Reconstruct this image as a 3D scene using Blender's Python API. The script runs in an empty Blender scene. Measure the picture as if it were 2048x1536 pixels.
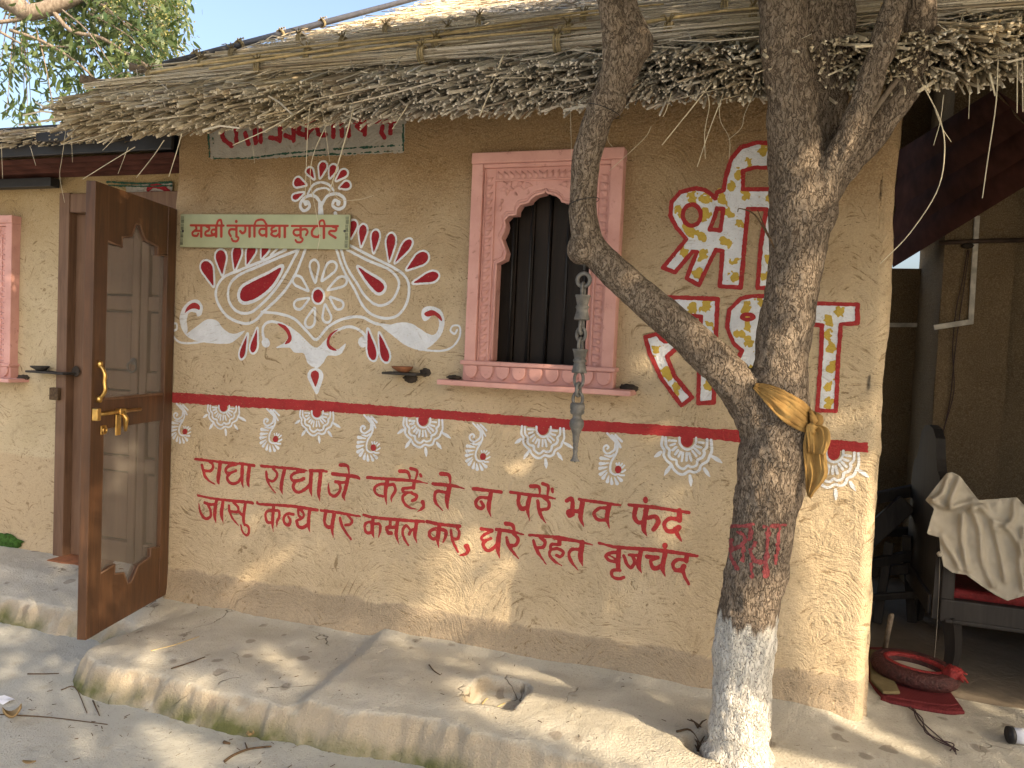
import bpy, bmesh, math, random
import numpy as np
from math import sin, cos, pi, radians, sqrt, atan2
from mathutils import Vector, Matrix
from mathutils.bvhtree import BVHTree
random.seed(7); RNG = np.random.default_rng(11)
scene = bpy.context.scene
COL = scene.collection

# ------------------------------------------------------------------ camera
CAM_POS = np.array([2.83, -3.06, 1.31]); FPX = 1538.0      # focal length in pixels of the 2048-wide photograph
_a, _p, _r = radians(18.5), radians(2.53), radians(2.6)
_R0 = np.array([cos(_a), sin(_a), 0]); _Fh = np.array([-sin(_a), cos(_a), 0]); _Z = np.array([0, 0, 1.])
CF = cos(_p)*_Fh - sin(_p)*_Z; _U0 = np.cross(_R0, CF)
CR = cos(_r)*_R0 + sin(_r)*_U0; CU = -sin(_r)*_R0 + cos(_r)*_U0
cd = bpy.data.cameras.new('camera'); cam = bpy.data.objects.new('camera', cd); COL.objects.link(cam)
cd.sensor_width = 36; cd.lens = 36*FPX/2048; cd.clip_end = 2000; cd.clip_start = .05
cam.matrix_world = Matrix(((CR[0], CU[0], -CF[0], CAM_POS[0]), (CR[1], CU[1], -CF[1], CAM_POS[1]),
                           (CR[2], CU[2], -CF[2], CAM_POS[2]), (0, 0, 0, 1)))
scene.camera = cam

# ------------------------------------------------------------------ sky, sun, exposure
SUN_AZ, SUN_EL = 61.0, 33.0        # azimuth measured from the wall's outward normal (-Y) towards +X
_az, _el = radians(SUN_AZ), radians(SUN_EL)
SUN = np.array([sin(_az)*cos(_el), -cos(_az)*cos(_el), sin(_el)])
world = bpy.data.worlds.new('World'); scene.world = world; world.use_nodes = True
wn = world.node_tree; bg = wn.nodes['Background']
sky = wn.nodes.new('ShaderNodeTexSky'); sky.sky_type = 'NISHITA'; sky.sun_disc = False
sky.sun_elevation = _el; sky.sun_rotation = atan2(SUN[0], SUN[1])
sky.air_density = 1.0; sky.dust_density = 7.0; sky.ozone_density = 1.0
wn.links.new(sky.outputs[0], bg.inputs[0]); bg.inputs[1].default_value = 0.13
sl = bpy.data.lights.new('sun', 'SUN'); sl.energy = 2.5; sl.angle = radians(0.55); sl.color = (1.0, .80, .55)
so = bpy.data.objects.new('sun', sl); COL.objects.link(so)
so.rotation_euler = Vector(SUN.tolist()).to_track_quat('Z', 'Y').to_euler(); so.location = (6, -4, 6)
vs = scene.view_settings; vs.view_transform = 'Standard'; vs.look = 'None'; vs.exposure = 1.68; vs.gamma = 1
scene.cycles.max_bounces = 5; scene.cycles.diffuse_bounces = 3; scene.cycles.glossy_bounces = 2; scene.cycles.transmission_bounces = 2; scene.cycles.transparent_max_bounces = 12

# ------------------------------------------------------------------ pixel helpers (a pixel gives a direction only)
def ray(x, y): return CR*(x-1024)/FPX - CU*(y-768)/FPX + CF
def onY(x, y, Y=0.0):
    d = ray(x, y); return CAM_POS + d*((Y-CAM_POS[1])/d[1])
def onZ(x, y, Z=0.0):
    d = ray(x, y); return CAM_POS + d*((Z-CAM_POS[2])/d[2])
def project(q):
    v = np.asarray(q, float) - CAM_POS
    w = v @ CF
    return 1024 + FPX*(v @ CR)/w, 768 - FPX*(v @ CU)/w, w

# ------------------------------------------------------------------ mesh helpers
def link(name, me, m=None, parent=None, smooth=False):
    o = bpy.data.objects.new(name, me); COL.objects.link(o)
    if m is not None and not me.materials: me.materials.append(m)
    if parent is not None: o.parent = parent
    if smooth: me.polygons.foreach_set('use_smooth', [True]*len(me.polygons))
    return o
def mesh(name, v, f, m=None, parent=None, smooth=False):
    me = bpy.data.meshes.new(name)
    me.from_pydata([tuple(map(float, q)) for q in v], [], [tuple(map(int, q)) for q in f]); me.update()
    return link(name, me, m, parent, smooth)
def empty(name, loc=(0, 0, 0)):
    o = bpy.data.objects.new(name, None); COL.objects.link(o); o.location = tuple(map(float, loc)); o.empty_display_size = .1
    return o
def tag(o, label=None, cat=None, group=None, kind=None):
    if label: o['label'] = label
    if cat: o['category'] = cat
    if group: o['group'] = group
    if kind: o['kind'] = kind
    return o
def cr(pts, n=6, closed=False):
    """Catmull-Rom through points (any dimension, extra columns such as widths ride along)."""
    P = np.asarray(pts, float)
    if len(P) < 3: 
        t = np.linspace(0, 1, n+1)[:, None]; return P[0]*(1-t)+P[-1]*t if len(P) == 2 else P
    if closed: Q = np.vstack([P[-1], P, P[0], P[1]])
    else: Q = np.vstack([2*P[0]-P[1], P, 2*P[-1]-P[-2]])
    out = []
    for i in range(len(Q)-3):
        a, b, c, d = Q[i:i+4]
        for k in range(n):
            t = k/n
            out.append(.5*((2*b)+(-a+c)*t+(2*a-5*b+4*c-d)*t*t+(-a+3*b-3*c+d)*t**3))
    if not closed: out.append(P[-1])
    return np.array(out)
class MB:
    def __init__(s): s.v = []; s.f = []
    def box(s, a, b):
        n = len(s.v); x0, y0, z0 = a; x1, y1, z1 = b
        s.v += [(x0,y0,z0),(x1,y0,z0),(x1,y1,z0),(x0,y1,z0),(x0,y0,z1),(x1,y0,z1),(x1,y1,z1),(x0,y1,z1)]
        s.f += [tuple(n+k for k in q) for q in ((3,2,1,0),(4,5,6,7),(0,1,5,4),(1,2,6,5),(2,3,7,6),(3,0,4,7))]; return s
    def bar(s, p, q, w, h, up=(0, 0, 1)):
        p, q, up = (np.array(t, float) for t in (p, q, up)); d = q-p; d /= np.linalg.norm(d)
        e = np.cross(d, up); e /= np.linalg.norm(e); g = np.cross(e, d); n = len(s.v)
        for c in (p, q):
            for i, j in ((-1,-1),(1,-1),(1,1),(-1,1)): s.v.append(tuple(c+e*i*w/2+g*j*h/2))
        s.f += [tuple(n+k for k in t) for t in ((0,1,2,3),(7,6,5,4),(0,4,5,1),(1,5,6,2),(2,6,7,3),(3,7,4,0))]; return s
    def tube(s, pts, rad, k=8, cap=True, squash=1.0):
        P = np.asarray(pts, float); n = len(P); R = np.broadcast_to(np.asarray(rad, float), (n,))
        T = np.gradient(P, axis=0); T /= np.linalg.norm(T, axis=1)[:, None]+1e-12
        up = np.array([0, 0, 1.]) if abs(T[0][2]) < .9 else np.array([1., 0, 0])
        b0 = len(s.v); e = np.cross(T[0], up)
        for i in range(n):
            e = e - T[i]*(e @ T[i]); e /= np.linalg.norm(e)+1e-12; g = np.cross(T[i], e)
            for j in range(k):
                t = 2*pi*j/k; s.v.append(tuple(P[i]+R[i]*(e*cos(t)+g*sin(t)*squash)))
        for i in range(n-1):
            for j in range(k):
                a = b0+i*k+j; b = b0+i*k+(j+1) % k; s.f.append((a, b, b+k, a+k))
        if cap: s.f.append(tuple(b0+j for j in range(k-1, -1, -1))); s.f.append(tuple(b0+(n-1)*k+j for j in range(k)))
        return s
    def lathe(s, prof, c=(0, 0, 0), k=20):
        b0 = len(s.v)
        for r, z in prof:
            for j in range(k): s.v.append((c[0]+r*cos(2*pi*j/k), c[1]+r*sin(2*pi*j/k), c[2]+z))
        for i in range(len(prof)-1):
            for j in range(k):
                a = b0+i*k+j; b = b0+i*k+(j+1) % k; s.f.append((a, b, b+k, a+k))
        s.f.append(tuple(b0+j for j in range(k-1, -1, -1))); s.f.append(tuple(b0+(len(prof)-1)*k+j for j in range(k))); return s
    def torus(s, c, R, r, ax, ay, k=18, m=8, sy=1.0):
        ax, ay = np.array(ax, float), np.array(ay, float); az = np.cross(ax, ay); b0 = len(s.v); c = np.array(c, float)
        for i in range(k):
            t = 2*pi*i/k; d = ax*cos(t)+ay*sin(t)*sy
            dn = ax*cos(t)*sy+ay*sin(t); dn /= np.linalg.norm(dn)
            for j in range(m):
                u = 2*pi*j/m; s.v.append(tuple(c+d*R+(dn*cos(u)+az*sin(u))*r))
        for i in range(k):
            for j in range(m):
                s.f.append((b0+i*m+j, b0+((i+1) % k)*m+j, b0+((i+1) % k)*m+(j+1) % m, b0+i*m+(j+1) % m))
        return s
    def prism(s, poly, y0, y1, hole=None):
        """extrude an (x,z) polygon along y."""
        n = len(s.v); k = len(poly)
        s.v += [(x, y0, z) for x, z in poly]+[(x, y1, z) for x, z in poly]
        s.f.append(tuple(range(n, n+k))); s.f.append(tuple(range(n+2*k-1, n+k-1, -1)))
        s.f += [(n+(i+1) % k, n+i, n+k+i, n+k+(i+1) % k) for i in range(k)]; return s
    def build(s, name, m, parent=None, smooth=False): return mesh(name, s.v, s.f, m, parent, smooth)
def bevel(o, w=.003, seg=2):
    md = o.modifiers.new('bevel', 'BEVEL'); md.width = w; md.segments = seg; md.limit_method = 'ANGLE'; return o
def copy_tree(o, parent=None):
    c = o.copy(); COL.objects.link(c); c.parent = parent
    for ch in list(o.children): copy_tree(ch, c)
    return c

# value noise (numpy)
_LAT = np.random.default_rng(3).random((64, 64, 8))
def vn(x, y, cell, ch=0):
    x = np.asarray(x, float)/cell+17.3; y = np.asarray(y, float)/cell+9.1
    i = np.floor(x).astype(int); j = np.floor(y).astype(int); u = x-i; v = y-j
    u = u*u*(3-2*u); v = v*v*(3-2*v); L = _LAT[:, :, ch]
    return (L[i % 64, j % 64]*(1-u)*(1-v)+L[(i+1) % 64, j % 64]*u*(1-v)+L[i % 64, (j+1) % 64]*(1-u)*v+L[(i+1) % 64, (j+1) % 64]*u*v)-.5
def sst(a, b, x):
    t = np.clip((np.asarray(x, float)-a)/(b-a), 0, 1); return t*t*(3-2*t)
def grid(name, X, Y, fn, m, parent=None, smooth=True, keep=None):
    """fn(xx,yy)->(n,3); keep(cx,cy) masks cells."""
    xx, yy = np.meshgrid(X, Y); V = fn(xx.ravel(), yy.ravel()); nx = len(X)
    i, j = np.meshgrid(np.arange(nx-1), np.arange(len(Y)-1)); i, j = i.ravel(), j.ravel()
    F = np.stack([j*nx+i, j*nx+i+1, (j+1)*nx+i+1, (j+1)*nx+i], 1)
    if keep is not None:
        cx = (X[i]+X[i+1])/2; cy = (Y[j]+Y[j+1])/2; F = F[keep(cx, cy)]
    me = bpy.data.meshes.new(name); me.from_pydata(V.tolist(), [], F.tolist()); me.update()
    return link(name, me, m, parent, smooth)

# ------------------------------------------------------------------ materials
class NT:
    def __init__(s, tree): s.t = tree
    def n(s, typ, **kw):
        nd = s.t.nodes.new('ShaderNode'+typ)
        for k, v in kw.items():
            if k.startswith('i_'): key = k[2:].replace('_', ' ')
            elif k[0] == 'I' and k[1:].isdigit(): key = int(k[1:])
            else: setattr(nd, k, v); continue
            s.set(nd.inputs[key], v)
        return nd
    def set(s, sock, v):
        if isinstance(v, bpy.types.NodeSocket): s.t.links.new(v, sock)
        elif isinstance(v, bpy.types.Node): s.t.links.new(v.outputs[0], sock)
        else:
            try: sock.default_value = v
            except Exception: sock.default_value = (*v, 1.0)
    def math(s, op, a, b=0.0, c=None, clamp=False):
        nd = s.n('Math', operation=op, use_clamp=clamp); s.set(nd.inputs[0], a); s.set(nd.inputs[1], b)
        if c is not None: s.set(nd.inputs[2], c)
        return nd.outputs[0]
    def vmath(s, op, a, b=None, scale=None):
        nd = s.n('VectorMath', operation=op); s.set(nd.inputs[0], a)
        if b is not None: s.set(nd.inputs[1], b)
        if scale is not None: s.set(nd.inputs[3], scale)
        return nd.outputs['Value'] if op in ('LENGTH', 'DISTANCE', 'DOT_PRODUCT') else nd.outputs[0]
    def mix(s, f, a, b, mode='MIX'):
        nd = s.n('Mix', data_type='RGBA', blend_type=mode); s.set(nd.inputs[0], f); s.set(nd.inputs[6], a); s.set(nd.inputs[7], b); return nd.outputs[2]
    def ramp(s, f, lo, hi): 
        nd = s.n('MapRange', clamp=True); s.set(nd.inputs[0], f); nd.inputs[1].default_value = lo; nd.inputs[2].default_value = hi; return nd.outputs[0]
    def noise(s, vec, scale, detail=3.0, rough=.55, dist=0.0, out=0):
        nd = s.n('TexNoise'); s.set(nd.inputs['Vector'], vec); nd.inputs['Scale'].default_value = scale
        nd.inputs['Detail'].default_value = detail; nd.inputs['Roughness'].default_value = rough; nd.inputs['Distortion'].default_value = dist
        return nd.outputs[out]
    def coord(s, scale=None):
        c = s.n('NewGeometry').outputs['Position']
        return c if scale is None else s.vmath('MULTIPLY', c, scale)
    def objc(s, scale=None):
        c = s.n('TexCoord').outputs['Object']
        return c if scale is None else s.vmath('MULTIPLY', c, scale)
    def bump(s, h, strength=.5, dist=.01):
        nd = s.n('Bump'); nd.inputs['Strength'].default_value = strength; nd.inputs['Distance'].default_value = dist; s.set(nd.inputs['Height'], h); return nd.outputs[0]
MATS = {}
def material(name, fn, rough=.85, spec=.2, metal=0.0):
    m = bpy.data.materials.new(name); m.use_nodes = True; t = m.node_tree; b = t.nodes['Principled BSDF']
    b.inputs['Roughness'].default_value = rough; b.inputs['Specular IOR Level'].default_value = spec; b.inputs['Metallic'].default_value = metal
    N = NT(t); r = fn(N, b)
    if r is not None: N.set(b.inputs['Base Color'], r)
    MATS[name] = m; return m
def simple(name, c, rough=.7, spec=.3, metal=0.0, var=.25, scale=20, bump=0.0, bscale=60, stretch=(1, 1, 1)):
    def fn(N, b):
        v = N.objc(stretch); n = N.noise(v, scale, 4)
        c2 = tuple(x*(1-var) for x in c); c3 = tuple(min(1, x*(1+var*.6)) for x in c)
        if bump: N.set(b.inputs['Normal'], N.bump(N.noise(v, bscale, 4), bump, .01))
        return N.mix(N.ramp(n, .3, .7), c2, c3)
    return material(name, fn, rough, spec, metal)

# hand-trowelled mud plaster relief: arcs swept round scattered centres + grit; shared by the wall and the paint on it
def mud_relief(N, v):
    flat = N.vmath('MULTIPLY', v, (1, 0, 1))
    wob = N.vmath('SCALE', N.n('TexNoise', I0=flat, i_Scale=2.5).outputs[1], scale=.35)
    p = N.vmath('ADD', flat, wob)
    vo = N.n('TexVoronoi', i_Scale=2.6); N.set(vo.inputs['Vector'], p); vo.inputs['Randomness'].default_value = 1
    cen = N.vmath('ADD', vo.outputs['Position'], (0.03, 0, -.20))
    d = N.vmath('SUBTRACT', p, cen); r = N.vmath('LENGTH', d)
    sep = N.n('SeparateXYZ', I0=d); ang = N.math('ARCTAN2', sep.outputs[2], sep.outputs[0])
    rnd = N.n('SeparateColor', I0=vo.outputs['Color'])
    cv = N.n('CombineXYZ', I0=N.math('MULTIPLY', r, 95.0), I1=N.math('MULTIPLY', ang, 4.0), I2=N.math('MULTIPLY', rnd.outputs[0], 40.0))
    arcs = N.noise(cv.outputs[0], 1.0, 2.0, .6)
    grit = N.noise(v, 170, 2, .6); lump = N.noise(v, 24, 2, .6)
    h = N.math('ADD', N.math('MULTIPLY', arcs, .75), N.math('ADD', N.math('MULTIPLY', grit, .45), N.math('MULTIPLY', lump, .8)))
    scratch = N.math('MULTIPLY', N.ramp(arcs, .41, .33), N.ramp(N.noise(v, 6, 2), .36, .56))
    return h, scratch, grit
def mud(name, cA, cB, dado=None, dado_z=.15, strength=.75, top=None):
    def fn(N, b):
        v = N.coord(); h, scr, grit = mud_relief(N, v)
        col = N.mix(N.ramp(N.noise(v, 3.2, 3, .6), .32, .68), cA, cB)
        z = N.n('SeparateXYZ', I0=v).outputs[2]
        if top:   # browner daub at the wall head, with eave shade painted into its colour
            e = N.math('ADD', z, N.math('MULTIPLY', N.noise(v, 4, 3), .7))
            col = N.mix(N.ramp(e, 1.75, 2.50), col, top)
        if dado:
            e = N.math('ADD', z, N.math('MULTIPLY', N.math('SUBTRACT', N.noise(v, 7, 4), .5), .07))
            f = N.ramp(e, dado_z+.006, dado_z-.006); col = N.mix(f, col, dado)
        # straw fibres and dark flecks in the daub
        fl = N.noise(N.vmath('MULTIPLY', v, (60, 60, 160)), 1.0, 2, .5, 1.5)
        col = N.mix(N.math('MULTIPLY', N.ramp(fl, .37, .30), .75), col, (.09, .06, .03))
        col = N.mix(N.math('MULTIPLY', scr, .75), col, (.16, .105, .05))
        st = N.math('MULTIPLY', N.ramp(N.noise(v, 9, 3, .7), .60, .74), .35)
        col = N.mix(st, col, (.16, .12, .07))
        N.set(b.inputs['Normal'], N.bump(h, strength, .012))
        return N.mix(N.math('MULTIPLY', N.ramp(grit, .42, .7), .25), col, (.70, .56, .36))
    return material(name, fn, .95, .1)
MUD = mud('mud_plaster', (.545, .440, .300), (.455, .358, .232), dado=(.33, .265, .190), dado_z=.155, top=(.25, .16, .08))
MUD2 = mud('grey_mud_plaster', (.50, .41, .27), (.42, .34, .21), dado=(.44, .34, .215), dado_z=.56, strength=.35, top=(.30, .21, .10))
MUD3 = mud('shaded_mud_plaster', (.19, .135, .078), (.15, .105, .06), strength=.5)  # porch shade is put into this darker plaster colour

def paint(name, c, wear=.5):
    def fn(N, b):
        v = N.coord(); h, scr, grit = mud_relief(N, v)
        c2 = tuple(x*.80 for x in c); col = N.mix(N.ramp(N.noise(v, 14, 5, .65), .35, .7), c, c2)
        N.set(b.inputs['Normal'], N.bump(h, .6, .012))
        col = N.mix(N.math('MULTIPLY', scr, .35*wear), col, (.16, .10, .05))
        return N.mix(N.math('MULTIPLY', N.ramp(N.noise(v, 120, 3, .7), .63, .72), wear), col, (.42, .30, .15))
    return material(name, fn, .8, .25)
RED = paint('red_oxide_paint', (.37, .034, .036), .6)
RED2 = paint('dark_red_paint', (.30, .018, .026), .5)
WHITE = paint('white_lime_paint', (.74, .77, .82), .8)
GOLD = paint('gold_paint', (.56, .40, .075), .7)
GREEN = paint('dark_green_paint', (.02, .075, .05), .9)
OFFW = paint('greyed_white_paint', (.36, .335, .29), 1.2)

def splashes(N, v, scale, keep, size):
    w = N.vmath('ADD', v, N.vmath('SCALE', N.n('TexNoise', I0=v, i_Scale=30.0).outputs[1], scale=.025))
    vo = N.n('TexVoronoi', i_Scale=scale); N.set(vo.inputs['Vector'], N.vmath('MULTIPLY', w, (1, 1, .2))); sc = N.n('SeparateColor', I0=vo.outputs['Color'])
    rad = N.math('MULTIPLY', sc.outputs[1], size); on = N.math('GREATER_THAN', sc.outputs[0], keep)
    return N.math('MULTIPLY', N.ramp(N.math('SUBTRACT', vo.outputs[0], rad), .05, -.05), on)
def cracks(N, v, scale):
    w = N.vmath('ADD', v, N.vmath('SCALE', N.n('TexNoise', I0=v, i_Scale=14.0).outputs[1], scale=.09))
    vo = N.n('TexVoronoi', feature='DISTANCE_TO_EDGE', i_Scale=scale); N.set(vo.inputs['Vector'], w)
    return N.math('MULTIPLY', N.ramp(vo.outputs[0], .012, .002), N.ramp(N.noise(v, 3.1, 2), .57, .64))
def f_platform(N, b):
    v = N.coord(); z = N.n('SeparateXYZ', I0=v).outputs[2]
    col = N.mix(N.ramp(N.noise(v, 4, 5, .6), .3, .7), (.555, .525, .45), (.465, .43, .35))
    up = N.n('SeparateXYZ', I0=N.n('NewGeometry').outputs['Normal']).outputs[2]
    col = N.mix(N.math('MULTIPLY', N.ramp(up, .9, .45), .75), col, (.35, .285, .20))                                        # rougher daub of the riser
    col = N.mix(N.math('MULTIPLY', N.ramp(N.noise(v, 120, 3, .7), .56, .70), .5), col, (.28, .22, .15))
    col = N.mix(N.math('MULTIPLY', splashes(N, v, 13.0, .80, .42), .6), col, (.20, .165, .13))                              # damp splashes
    cr_ = cracks(N, v, 3.4); col = N.mix(N.math('MULTIPLY', cr_, .8), col, (.10, .075, .05))
    low = N.math('ADD', z, N.math('MULTIPLY', N.noise(v, 9, 4), .10))
    col = N.mix(N.math('MULTIPLY', N.ramp(low, -.02, -.085), N.ramp(N.noise(v, 5, 5), .34, .58)), col, (.12, .125, .05))  # moss at the foot
    hgt = N.math('ADD', N.math('MULTIPLY', N.noise(v, 16, 6, .7), 1.0), N.math('MULTIPLY', N.noise(v, 150, 3), .5))
    hgt = N.math('SUBTRACT', hgt, N.math('MULTIPLY', cr_, .5))
    N.set(b.inputs['Normal'], N.bump(hgt, .75, .02)); return col
PLAT = material('trodden_mud', f_platform, .95, .1)
def f_porchfloor(N, b):
    v = N.coord(); N.set(b.inputs['Normal'], N.bump(N.noise(v, 30, 5, .65), .5, .015))
    return N.mix(N.ramp(N.noise(v, 5, 4), .3, .7), (.24, .20, .155), (.18, .15, .115))
PFLOOR = material('shade_toned_earth', f_porchfloor, .95, .1)  # floor colour darkened to carry the porch's shade
def f_ground(N, b):
    v = N.coord()
    col = N.mix(N.ramp(N.noise(v, 2.2, 6, .6), .3, .7), (.49, .485, .435), (.41, .40, .35))
    col = N.mix(N.math('MULTIPLY', N.ramp(N.noise(v, 130, 2, .6), .63, .72), .7), col, (.20, .165, .12))
    col = N.mix(N.math('MULTIPLY', N.ramp(N.noise(v, 9, 4, .6), .56, .70), .4), col, (.33, .30, .24))
    hgt = N.math('ADD', N.noise(v, 22, 6, .7), N.math('MULTIPLY', N.noise(v, 170, 3), .5))
    N.set(b.inputs['Normal'], N.bump(hgt, .7, .018)); return col
GROUND = material('pale_dust', f_ground, .95, .08)

def f_bark(N, b):
    v = N.objc(); z = N.n('SeparateXYZ', I0=v).outputs[2]
    w = N.vmath('ADD', v, N.vmath('SCALE', N.n('TexNoise', I0=v, i_Scale=22.0).outputs[1], scale=.030))
    r1 = N.math('ABSOLUTE', N.math('SUBTRACT', N.noise(N.vmath('MULTIPLY', w, (75, 75, 27)), 1.0, 2, .6), .5))
    r2 = N.math('ABSOLUTE', N.math('SUBTRACT', N.noise(N.vmath('MULTIPLY', w, (150, 150, 90)), 1.0, 2, .6), .5))
    crack = N.math('MINIMUM', N.ramp(r1, .0, .075), N.math('ADD', N.ramp(r2, .0, .05), .35)); n = N.noise(v, 70, 4, .65); big = N.noise(v, 7, 3)
    col = N.mix(N.ramp(big, .3, .7), (.27, .215, .165), (.20, .155, .115))
    col = N.mix(N.math('MULTIPLY', N.ramp(n, .45, .72), .6), col, (.42, .355, .28))
    col = N.mix(N.math('MULTIPLY', N.ramp(crack, .75, .15), .85), col, (.075, .055, .04))
    # limewashed foot of the trunk
    e = N.math('ADD', z, N.math('MULTIPLY', N.math('SUBTRACT', N.noise(N.vmath('MULTIPLY', v, (26, 26, 4)), 1.0, 4), .5), .20))
    lime = N.math('MULTIPLY', N.math('MULTIPLY', N.ramp(e, .475, .455), N.ramp(N.math('ADD', z, N.math('MULTIPLY', n, .05)), .005, .05)), N.math('MULTIPLY', N.ramp(N.noise(v, 45, 5, .7), .30, .40), N.ramp(crack, .0, .25)))
    col = N.mix(lime, col, (.74, .71, .64))
    h = N.math('ADD', N.math('MULTIPLY', crack, .9), N.math('MULTIPLY', n, .7))
    N.set(b.inputs['Normal'], N.bump(h, .8, .011)); return col
BARK = material('cracked_bark', f_bark, .9, .15)
def f_bark2(N, b):
    v = N.objc(); n = N.noise(N.vmath('MULTIPLY', v, (60, 60, 20)), 1.0, 5, .6)
    N.set(b.inputs['Normal'], N.bump(n, .5, .008))
    return N.mix(N.ramp(n, .35, .7), (.13, .10, .075), (.27, .225, .175))
BARK2 = material('smooth_grey_bark', f_bark2, .9, .15)

def f_straw(N, b):
    g = N.n('NewGeometry'); r = g.outputs['Random Per Island']; v = N.coord(); x = N.n('SeparateXYZ', I0=v).outputs[0]
    gold = N.mix(r, (.46, .375, .245), (.70, .63, .48)); grey = N.mix(r, (.38, .34, .28), (.78, .74, .66))
    e = N.math('ADD', N.noise(v, 2.4, 4, .6), N.math('MULTIPLY', N.math('SUBTRACT', 1.0, N.math('ABSOLUTE', N.math('SUBTRACT', x, 2.1))), .16))
    col = N.mix(N.ramp(e, .42, .66), gold, grey)
    r2 = N.math('FRACT', N.math('MULTIPLY', r, 17.31))
    col = N.mix(N.math('MULTIPLY', N.ramp(r2, .78, .95), .75), col, (.16, .105, .055))
    n = N.noise(N.vmath('MULTIPLY', v, (90, 30, 90)), 1.0, 3)
    return N.mix(N.math('MULTIPLY', N.ramp(n, .5, .75), .5), col, (.22, .16, .09))
STRAW = material('weathered_straw', f_straw, .65, .35)
simple('golden_reed', (.56, .43, .22), .5, .4, var=.3, scale=40)
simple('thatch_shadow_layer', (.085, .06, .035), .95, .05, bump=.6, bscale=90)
simple('pale_reed', (.62, .55, .40), .5, .35, var=.2, scale=30)
simple('grey_pipe', (.055, .055, .06), .5, .4, var=.3)
simple('jute_rope', (.42, .34, .20), .9, .1, bump=.6, bscale=250)

def f_wood(cA, cB, scale=1.0, ax=2):
    def fn(N, b):
        st = [26, 26, 26]; st[ax] = 2.2; v = N.objc(tuple(q*scale for q in st)); n = N.noise(v, 1.0, 5, .6, .8)
        big = N.noise(N.objc(), 3.5, 3)
        col = N.mix(N.ramp(n, .3, .72), cA, cB); N.set(b.inputs['Normal'], N.bump(n, .18, .006))
        return N.mix(N.math('MULTIPLY', N.ramp(big, .5, .75), .45), col, tuple(q*.45 for q in cA))
    return fn
DOORW = material('varnished_teak', f_wood((.055, .026, .013), (.125, .058, .026)), .45, .4)
DOORW2 = material('aged_teak', f_wood((.12, .066, .040), (.20, .118, .073)), .6, .3)
DARKW = material('black_stained_wood', f_wood((.022, .019, .018), (.05, .044, .04)), .55, .3)
BOARD = material('dark_shutter_board', f_wood((.012, .009, .007), (.027, .018, .013)), .6, .25)
simple('brass', (.62, .40, .13), .32, .5, 1.0, var=.3, scale=30)
simple('dark_iron', (.10, .10, .10), .55, .5, .6, var=.4, scale=40, bump=.3, bscale=120)
simple('grey_cast_metal', (.16, .155, .145), .6, .4, .35, var=.45, scale=35, bump=.35, bscale=140)
simple('black_rod', (.012, .012, .013), .5, .4)
def f_pink(N, b):
    v = N.coord(); n = N.noise(v, 8, 5, .6)
    col = N.mix(N.ramp(n, .35, .7), (.63, .35, .31), (.53, .275, .24))
    col = N.mix(N.math('MULTIPLY', N.ramp(N.noise(v, 30, 5, .7), .60, .70), .55), col, (.26, .10, .08))
    N.set(b.inputs['Normal'], N.bump(N.noise(v, 60, 4), .12, .01)); return col
PINK = material('pink_painted_stone', f_pink, .6, .3)
def f_net(N, b):
    v = N.objc(); n = N.noise(v, 6, 3)
    b.inputs['Alpha'].default_value = .34
    return N.mix(n, (.17, .15, .125), (.24, .22, .19))
NET = material('insect_mesh', f_net, .8, .2)
simple('sign_green', (.40, .43, .27), .55, .35, var=.12, scale=9)
simple('sign_red', (.40, .045, .03), .6, .3, var=.1)
simple('sign_black', (.03, .035, .025), .7, .2)
simple('fired_clay', (.24, .10, .05), .8, .2, bump=.3, bscale=80)
simple('dark_slate', (.05, .045, .04), .8, .25, bump=.5, bscale=60)
simple('soot', (.075, .062, .052), .98, .02, bump=1.0, bscale=180)
simple('tin_sheet', (.085, .034, .026), .85, .08, var=.45, scale=7)
simple('black_tin', (.02, .02, .022), .5, .35)
simple('white_conduit', (.62, .58, .50), .5, .35, var=.35, scale=25)
simple('rusty_pipe', (.09, .06, .045), .7, .3, .3)
def f_cotton(N, b):
    v = N.coord(); n = N.noise(v, 6, 4); N.set(b.inputs['Normal'], N.bump(N.noise(v, 420, 2), .15, .004))
    return N.mix(N.ramp(n, .35, .7), (.55, .50, .41), (.45, .40, .32))
COTTON = material('cream_cotton', f_cotton, .95, .1)
def f_saffron(N, b):
    v = N.coord(); n = N.noise(v, 16, 4); m = N.noise(v, 45, 4)
    col = N.mix(N.ramp(n, .3, .7), (.40, .25, .085), (.26, .145, .045))
    N.set(b.inputs['Normal'], N.bump(N.noise(v, 300, 2), .2, .004))
    return N.mix(N.math('MULTIPLY', N.ramp(m, .62, .72), .6), col, (.20, .15, .06))
SAFF = material('saffron_cotton', f_saffron, .8, .2)
def f_mat(N, b):
    v = N.objc(); w = N.n('TexWave', i_Scale=60.0, i_Distortion=.4); N.set(w.inputs['Vector'], v)
    N.set(b.inputs['Normal'], N.bump(w.outputs[1], .5, .004)); return N.mix(w.outputs[1], (.10, .018, .022), (.19, .035, .037))
MATR = material('red_woven_mat', f_mat, .9, .1)
simple('olive_woven_mat', (.20, .16, .085), .9, .1, bump=.5, bscale=260)
simple('red_brocade', (.27, .022, .022), .55, .4, var=.4, scale=60, bump=.7, bscale=150)
simple('maroon_brocade', (.075, .022, .02), .55, .4, var=.5, scale=60, bump=.9, bscale=120)
simple('electric_cable', (.05, .025, .03), .5, .4, var=.5, scale=8)
simple('white_paper', (.78, .80, .86), .8, .2, var=.2)
simple('dry_leaf', (.33, .23, .11), .7, .2, var=.35, scale=30)
simple('dry_twig', (.10, .065, .038), .85, .15, var=.4, scale=60)
simple('moss', (.06, .13, .03), .95, .05, var=.5, scale=60, bump=1.0, bscale=160)
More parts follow.
